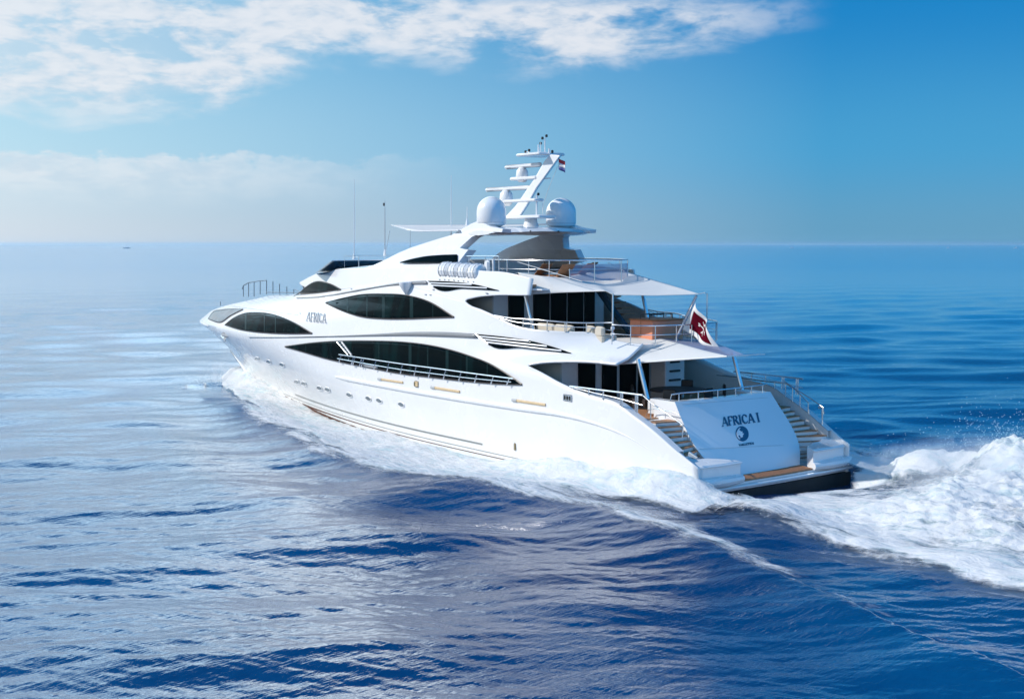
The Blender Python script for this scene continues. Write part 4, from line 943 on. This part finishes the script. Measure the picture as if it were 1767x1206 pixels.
def polar(name, rad, ang_, m):
    Rr, Aa = np.meshgrid(rad, ang_, indexing='ij')
    X = camg[0]+Rr*np.cos(vA-Aa); Y = camg[1]+Rr*np.sin(vA-Aa); dr = np.gradient(rad)[:, None]; res = np.maximum(dr*np.ones_like(X), Rr*abs(ang_[1]-ang_[0]))
    Z = sea_z(X, Y, res)-Rr**2/(2*6.371e6)*0
    n, k = X.shape; co = np.stack([X, Y, Z], -1).reshape(-1, 3)
    idx = np.arange(n*k).reshape(n, k); q = np.stack([idx[:-1, :-1], idx[:-1, 1:], idx[1:, 1:], idx[1:, :-1]], -1).reshape(-1, 4)
    return fast_mesh(name, co, q, m), X, Y
def fast_mesh(name, co, q, m, attr=None):
    me = bpy.data.meshes.new(name); me.vertices.add(len(co)); me.vertices.foreach_set('co', co.astype(np.float32).ravel())
    me.loops.add(len(q)*4); me.loops.foreach_set('vertex_index', q.ravel().astype(np.int32)); me.polygons.add(len(q))
    me.polygons.foreach_set('loop_start', (np.arange(len(q))*4).astype(np.int32)); me.polygons.foreach_set('loop_total', np.full(len(q), 4, np.int32))
    me.update(calc_edges=True); me.polygons.foreach_set('use_smooth', np.ones(len(q), bool)); me.materials.append(m)
    for k_, v_ in (attr or {}).items(): at_ = me.attributes.new(k_, 'FLOAT', 'POINT'); at_.data.foreach_set('value', v_.astype(np.float32).ravel())
    me.validate(); o = bpy.data.objects.new(name, me); COL.objects.link(o); return o
M_sea = bpy.data.materials.new('sea_water'); M_sea.use_nodes = True; t = NT(M_sea.node_tree); b = t.n['Principled BSDF']
gN = t.new('ShaderNodeNewGeometry'); mp0 = t.new('ShaderNodeMapping'); mp0.vector_type = 'POINT'; t.l.new(gN.outputs['Position'], mp0.inputs[0])
mp0.inputs['Rotation'].default_value = (0, 0, -(vA+math.radians(-14)))
mp0.inputs['Scale'].default_value = (1.0, .22, 1)
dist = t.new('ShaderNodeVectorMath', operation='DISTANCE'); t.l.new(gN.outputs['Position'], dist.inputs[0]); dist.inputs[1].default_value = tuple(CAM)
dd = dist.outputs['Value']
h1 = t.noise(mp0.outputs[0], 3.0, 5, .62, .3); h2 = t.noise(gN.outputs['Position'], .55, 4, .6, .5)
h3 = t.noise(mp0.outputs[0], 9.0, 3, .6, .2)
hh = t.m('ADD', t.m('MULTIPLY', h1, .085), t.m('ADD', t.m('MULTIPLY', h2, .11), t.m('MULTIPLY', h3, .045)))
bn = t.new('ShaderNodeBump'); t.put(bn.inputs['Height'], hh); t.put(bn.inputs['Strength'], t.mr(dd, 40, 300, .30, .14, False)); bn.inputs['Distance'].default_value = 1.0
pn = t.noise(gN.outputs['Position'], .035, 4, .55)
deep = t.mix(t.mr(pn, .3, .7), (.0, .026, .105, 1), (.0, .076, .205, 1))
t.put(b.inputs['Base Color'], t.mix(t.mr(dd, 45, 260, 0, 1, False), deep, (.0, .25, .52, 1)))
t.put(b.inputs['Roughness'], t.mr(dd, 30, 500, .02, .12, False)); b.inputs['IOR'].default_value = 1.8; t.put(b.inputs['Normal'], bn.outputs[0])
ypix = np.linspace(700, 3.0, 820); rad = np.concatenate([1252*9.04/ypix, np.array([4600, 6000, 8500, 12500])])
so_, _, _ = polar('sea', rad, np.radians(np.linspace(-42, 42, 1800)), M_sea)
tag(so_, 'deep blue rippled open sea stretching to the horizon', None, None, 'structure')
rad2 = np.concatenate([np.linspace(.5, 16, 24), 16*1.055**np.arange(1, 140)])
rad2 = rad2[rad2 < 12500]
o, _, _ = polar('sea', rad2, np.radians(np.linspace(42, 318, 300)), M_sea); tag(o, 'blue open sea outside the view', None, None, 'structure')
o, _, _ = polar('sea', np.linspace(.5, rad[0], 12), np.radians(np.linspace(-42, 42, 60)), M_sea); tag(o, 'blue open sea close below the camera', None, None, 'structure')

# ------------------------------------------------------------------ foam
def foam_fields(X, Y):
    ay = np.abs(Y); cY = crestY(X); bw = BW(X); n_lo = vnoise(X, Y, .35, 5, 4); n_hi = vnoise(X*.7, Y, 2.4, 8, 4, .6); st_ = vnoise(X*.35, Y*1.5, .9, 11, 4, .6)
    s = (ay-bw)/np.maximum(cY-bw, .3)                           # 0 at the hull, 1 at the crest
    D = np.zeros_like(X)
    bow = sstep(X, 47.9, 45.5)
    dense = np.interp(X, [-20, 0, 6, 12, 20, 28, 36, 47], [1.2, 1.4, 1.4, 1.3, 1.25, 1.35, 1.5, 1.5])
    edge = sstep(s+.30*(n_lo-.5), 1.03, .84)*sstep(ay-bw, -.6, .0)
    side_ = dense*edge*bow*(1-.20*sstep(s, .15, .8)*sstep(X, 40, 25))
    gap = .40*np.exp(-((ay-bw-1.5)/.9)**2)*sstep(X, 37, 31)*sstep(X, 22, 28)  # dark trough along the forward waterline
    side_ = (side_-gap)*(X > -1.5)
    out_ = sstep(X, 4, -2); 
    side_ = side_*(1-.62*sstep(s, .30, .52)*sstep(X, 9, 1)*(Y > 0))
    side_ = np.maximum(side_, (Y < 0)*.95*sstep(X, -25, 4)*sstep(4-X, -1, 1)*sstep(ay, 8.8, 7.4)*sstep(ay, 3.5, 4.4))
    D = np.maximum(D, side_)
    hw = 5.0+.35*np.sin(X*.35)+1.0*(n_lo-.5)+.02*np.clip(-X, 0, 99)
    stern = sstep(ay, hw+.5, hw-.8)*sstep(X, .9, .1)
    near_hollow = sstep(X, -1.7, -.4)*sstep(ay, 4.2, 3.4)
    stern = stern*(1-.97*near_hollow)
    D = np.maximum(D, stern*(.66+1.0*(n_lo-.42)+.35*(st_-.5)+.25*sstep(X, -3, 0)))
    lace = sstep(X, 6, -1)*sstep(ay, 9.5, 6)*sstep(ay, 3, 4.5)*.38
    D = np.maximum(D, lace)
    cw = .75+.4*sstep(X, 0, 12)
    crl = (.35+1.2*st_)*np.exp(-((ay-cY+.15-.6*(n_hi-.5))/cw)**2)*sstep(X, 44, 30)*np.interp(X, [-17, -10, -4, 2, 10], [.40, .38, .70, 1.0, .80])
    D = np.maximum(D, crl)
    crl2 = np.exp(-((ay-hw+.25-.5*(n_hi-.5))/.95)**2)*sstep(X, 3, 0)*.85*(.5+1.0*st_); D = np.maximum(D, crl2)
    D = np.where(Y < -30, 0, D)
    return D, n_lo, n_hi, st_, s
def foam_z(X, Y, D, n_lo, n_hi, s):
    ay = np.abs(Y); bw = BW(X)
    zf = .03+.10*D*n_hi
    # bow wave thrown up beside the stem
    zf += np.interp(X, [10, 24, 33, 39, 43, 45.2, 46.5, 47.6], [0, .05, .18, .50, .95, 1.0, .7, .1])*np.exp(-(np.clip(ay-bw-.15, 0, 9)/np.interp(X, [30, 38, 44, 47], [1.2, 1.5, .9, .7]))**2)*(.55+.9*n_lo)
    # quarter spray hiding the aft waterline
    zf += np.interp(X, [-5, -2, 0, 3, 7, 11, 15], [0, .30, .80, .95, .60, .26, 0])*np.exp(-(np.clip(ay-bw-.05, 0, 9)/1.0)**2)*(.4+1.1*n_lo)*(ay > bw-1.0)
    # churned mound behind the stern
    md = sstep(-X-.35*np.clip(Y+3, 0, 9), 1.5, 6.5)*np.exp(-(np.abs(Y+1.2)/4.4)**4)
    n_x = vnoise(X, Y, 6.5, 21, 3, .6)
    zf += md*(.50+1.1*(n_lo-.35)+.26*n_hi+.20*n_x)+.9*np.exp(-((X+6.5)/2.6)**2-((Y+5.2)/1.6)**2)*(.5+n_hi)
    zf += .75*sstep(-X, .3, 3)*np.exp(-((ay-4.9)/1.2)**2)*(.3+1.1*n_lo)*np.where(Y > 0, .4, 1)
    return zf
def foam_sheet(name, x0, x1, y0, y1, st):
    gx = np.arange(x0, x1, st); gy = np.arange(y0, y1, st); X, Y = np.meshgrid(gx, gy, indexing='ij')
    D, nl, nh, stt, s_ = foam_fields(X, Y); zf = foam_z(X, Y, D, nl, nh, s_); Z = sea_z(X, Y, np.full_like(X, .1))+zf*sstep(D, .05, .5)+.015
    co = np.stack([X+.15*(nh-.5)*D, Y+.2*(nl-.5)*D, Z], -1).reshape(-1, 3); n, k = X.shape; idx = np.arange(n*k).reshape(n, k)
    q = np.stack([idx[:-1, :-1], idx[1:, :-1], idx[1:, 1:], idx[:-1, 1:]], -1).reshape(-1, 4); Df = D.reshape(-1)
    inside = (np.abs(Y) < BW(X)-1.2) & (X > .6) & (X < 44)
    keep = (Df[q].max(1) > .04) & ~inside.reshape(-1)[q].all(1)
    return fast_mesh(name, co, q[keep], M_foam, {'dens': Df, 'mound': (zf > .25).reshape(-1)*np.clip(zf.reshape(-1), 0, 2)})
def mist(name, c, r, dens, sc, lab_):
    bmx = MB(); P = []
    for th in np.linspace(.02, math.pi-.02, 14): P.append([(c[0]+r[0]*math.sin(th)*math.cos(a_), c[1]+r[1]*math.sin(th)*math.sin(a_), c[2]+r[2]*math.cos(th)) for a_ in np.linspace(0, 2*math.pi, 25)[:-1]])
    bmx.grid(P, closed_v=True); bmx.add(P[0], [tuple(range(24))]); bmx.add(P[-1], [tuple(range(24))[::-1]])
    m = bpy.data.materials.new('spray_mist'); m.use_nodes = True; t = NT(m.node_tree); t.n.clear()
    g_ = t.new('ShaderNodeNewGeometry'); rel = t.new('ShaderNodeVectorMath', operation='SUBTRACT'); t.l.new(g_.outputs['Position'], rel.inputs[0]); rel.inputs[1].default_value = c
    dv = t.new('ShaderNodeVectorMath', operation='DIVIDE'); t.l.new(rel.outputs[0], dv.inputs[0]); dv.inputs[1].default_value = r
    ln = t.new('ShaderNodeVectorMath', operation='LENGTH'); t.l.new(dv.outputs[0], ln.inputs[0])
    n = t.noise(g_.outputs['Position'], sc, 4, .62, .4)
    d_ = t.m('MULTIPLY', t.mr(n, .46, .72), t.mr(ln.outputs['Value'], 1.0, .45))
    pv = t.new('ShaderNodeVolumePrincipled'); pv.inputs['Color'].default_value = (.98, .99, 1, 1); t.put(pv.inputs['Density'], t.m('MULTIPLY', d_, dens)); pv.inputs['Anisotropy'].default_value = .1
    o = t.new('ShaderNodeOutputMaterial'); t.l.new(pv.outputs[0], o.inputs['Volume'])
    o = part(bmx, name, m, None); tag(o, lab_, None, None, 'stuff'); return o
mist('spray_mist', (-8.2, -3.2, 1.1), (6.0, 4.2, 1.75), .9, .9, 'white mist of spray over the churned wake behind the stern')
mist('spray_mist', (-2.2, -5.0, .6), (2.8, 1.7, 1.0), .9, 1.4, 'white mist of spray at the starboard quarter')
mist('spray_mist', (2.6, 5.0, .55), (4.5, 1.3, .95), .9, 1.4, 'white mist of spray at the port quarter')
mist('spray_mist', (44.0, 1.6, .75), (3.0, 1.5, 1.0), .8, 1.5, 'white mist of spray at the bow')
M_foam = bpy.data.materials.new('foam'); M_foam.use_nodes = True; t = NT(M_foam.node_tree); t.n.clear()
gN = t.new('ShaderNodeNewGeometry'); at_ = t.new('ShaderNodeAttribute', attribute_name='dens'); am_ = t.new('ShaderNodeAttribute', attribute_name='mound')
mp1 = t.new('ShaderNodeMapping'); t.l.new(gN.outputs['Position'], mp1.inputs[0]); mp1.inputs['Rotation'].default_value = (0, 0, math.radians(4)); mp1.inputs['Scale'].default_value = (.40, 1.5, 1)
na = t.noise(mp1.outputs[0], 1.5, 8, .66, .8); nb = t.noise(gN.outputs['Position'], 5.0, 5, .65, .4); nc = t.noise(mp1.outputs[0], .5, 3, .5)
v = t.m('ADD', t.m('MULTIPLY', na, .55), t.m('ADD', t.m('MULTIPLY', nb, .25), t.m('MULTIPLY', nc, .2)))
al_ = t.m('SUBTRACT', t.m('ADD', t.m('MULTIPLY', at_.outputs['Fac'], .62), v), .80)
al_ = t.mr(al_, -.08, .22, 0, 1)
al_ = t.m('MULTIPLY', al_, t.mr(at_.outputs['Fac'], .03, .35))
df = t.new('ShaderNodeBsdfDiffuse'); t.put(df.inputs[0], t.mix(t.mr(v, .40, .52), (.70, .83, .85, 1), (.94, .94, .94, 1)))
bnp = t.new('ShaderNodeBump'); t.put(bnp.inputs['Height'], v); bnp.inputs['Distance'].default_value = .5; bnp.inputs['Strength'].default_value = .5; t.l.new(bnp.outputs[0], df.inputs['Normal'])
tl = t.new('ShaderNodeBsdfTranslucent'); tl.inputs[0].default_value = (.75, .84, .88, 1); mx0 = t.new('ShaderNodeMixShader'); mx0.inputs[0].default_value = .28; t.l.new(df.outputs[0], mx0.inputs[1]); t.l.new(tl.outputs[0], mx0.inputs[2])
tr = t.new('ShaderNodeBsdfTransparent'); mx = t.new('ShaderNodeMixShader'); t.put(mx.inputs[0], al_); t.l.new(tr.outputs[0], mx.inputs[1]); t.l.new(mx0.outputs[0], mx.inputs[2])
o = t.new('ShaderNodeOutputMaterial'); t.l.new(mx.outputs[0], o.inputs[0])
fo = foam_sheet('wake_foam', -34, 48.5, -22, 19, .085)
tag(fo, 'white churned foam along the hull and in the wake behind the stern', None, None, 'stuff')
# flying droplets over bow wave, quarter and stern mound: small solid drops
dr = []
def drops(n, cx0, cy0, sx, sy, z0, h, r0, r1):
    for _ in range(n):
        x, y = rng.normal(cx0, sx), rng.normal(cy0, sy); r = rng.uniform(r0, r1); z = z0+abs(rng.normal(0, h)); dr.append((x, y, z, r))
drops(3200, -7.0, -5.6, 1.5, .9, 1.3, .75, .004, .014); drops(500, -7.8, -6.3, .5, .4, 2.6, .6, .004, .014)
drops(1400, -11, -1.5, 4, 3.0, 1.6, .35, .004, .014)
for s_ in (1, -1):
    drops(1300, 45.3, s_*1.0, .9, .5, .3, .35, .004, .014); drops(900, 41, s_*2.8, 2.2, .6, .2, .25, .006, .02); drops(900, 1.5, s_*5.0, 2.2, .3, .3, .25, .005, .015)
dr = np.array(dr); oc = np.array([(1, 0, 0), (-1, 0, 0), (0, 1, 0), (0, -1, 0), (0, 0, 1), (0, 0, -1)], float)
tf = np.array([(0, 2, 4), (2, 1, 4), (1, 3, 4), (3, 0, 4), (2, 0, 5), (1, 2, 5), (3, 1, 5), (0, 3, 5)])
vs = (dr[:, None, :3]+oc[None]*dr[:, None, 3:4]*np.array([1.3, 1, 1])).reshape(-1, 3); fs = (tf[None]+np.arange(len(dr))[:, None, None]*6).reshape(-1, 3)
M_drop = mat('spray_drops', (.82, .86, .88), .5, var=.02)
me = bpy.data.meshes.new('spray'); me.from_pydata(vs.tolist(), [], fs.tolist()); me.materials.append(M_drop); o = bpy.data.objects.new('spray', me); COL.objects.link(o)
tag(o, 'fine white spray drops flying over the bow wave and the stern wake', None, None, 'stuff')

# ------------------------------------------------------------------ distant boats
def far_boat(px, py, kind, lab_, L):
    g_ = on(px, 424.0, 2, 0); dirv = g_[:2]-CAM[:2]; d_ = 2600.0; g_ = np.array([CAM[0]+dirv[0]/np.linalg.norm(dirv)*d_, CAM[1]+dirv[1]/np.linalg.norm(dirv)*d_, 0])
    e_ = empty('sailing_boat' if kind else 'motor_boat', tuple(g_), lab_, 'sailing boat' if kind else 'motor boat'); rz = -YAW+math.pi/2+.25
    def P_(u, v_, z): c, s = math.cos(rz), math.sin(rz); return (g_[0]+u*c-v_*s, g_[1]+u*s+v_*c, z)
    st_ = [(-.5, .30), (-.3, .34), (.1, .30), (.35, .16), (.5, .02)]
    hb = [P_(a_*L, b_*L*.45, 1.2+.5*(a_+.5)) for a_, b_ in st_]+[P_(a_*L, -b_*L*.45, 1.2+.5*(a_+.5)) for a_, b_ in st_[::-1]]
    lb = [P_(a_*L*.9, b_*L*.3, -.2) for a_, b_ in st_]+[P_(a_*L*.9, -b_*L*.3, -.2) for a_, b_ in st_[::-1]]
    part(MB().plate(hb, lb), 'hull', M_ltrg if kind else M_white, e_)
    part(MB().box(P_(-.05*L, 0, 1.9), (L*.35, L*.16, 1.1), rz, bev=.2), 'cabin', M_white, e_)
    if kind:
        part(MB().tube([P_(.05*L, 0, 1.4), P_(.05*L, 0, 14.6)], [.14, .08], 6), 'mast', M_ltrg, e_); part(MB().tube([P_(.05*L, 0, 3.2), P_(-.35*L, 0, 3.1)], .16, 6), 'boom', M_canvas, e_)
        part(MB().tube([P_(.5*L, 0, 1.8), P_(.05*L, 0, 14.5)], .03, 4), 'forestay', M_ltrg, e_)
    else:
        part(MB().box(P_(-.1*L, 0, 3.2), (L*.22, L*.14, .18), rz), 'flybridge', M_white, e_); part(MB().tube([P_(-.15*L, 0, 2.4), P_(-.15*L, 0, 5)], .08, 5), 'mast', M_white, e_)
far_boat(219, 423, True, 'sailing boat with bare mast on the hazy horizon at far left', 15)
far_boat(1366, 422, False, 'small white motor boat on the horizon just right of the yacht', 9)
far_boat(1636, 423, False, 'tiny motor boat on the horizon, the middle one of three to the right', 7)
far_boat(1753, 421, False, 'small white motor boat on the horizon nearest the right edge', 10)


# ------------------------------------------------------------------ haze
HB = 27000.0
hz_ = part(MB().box((0, 0, 6.6), (HB, HB, 17.0)), 'haze', None, None, smooth=False)
M_hz = bpy.data.materials.new('sea_haze'); M_hz.use_nodes = True; t = NT(M_hz.node_tree); t.n.clear()
pv = t.new('ShaderNodeVolumePrincipled'); pv.inputs['Color'].default_value = (.82, .94, 1.0, 1); pv.inputs['Density'].default_value = .00009; pv.inputs['Anisotropy'].default_value = .6
o = t.new('ShaderNodeOutputMaterial'); t.l.new(pv.outputs[0], o.inputs['Volume'])
hz_.data.materials.clear(); hz_.data.materials.append(M_hz); tag(hz_, 'pale sea haze towards the horizon', None, None, 'stuff')
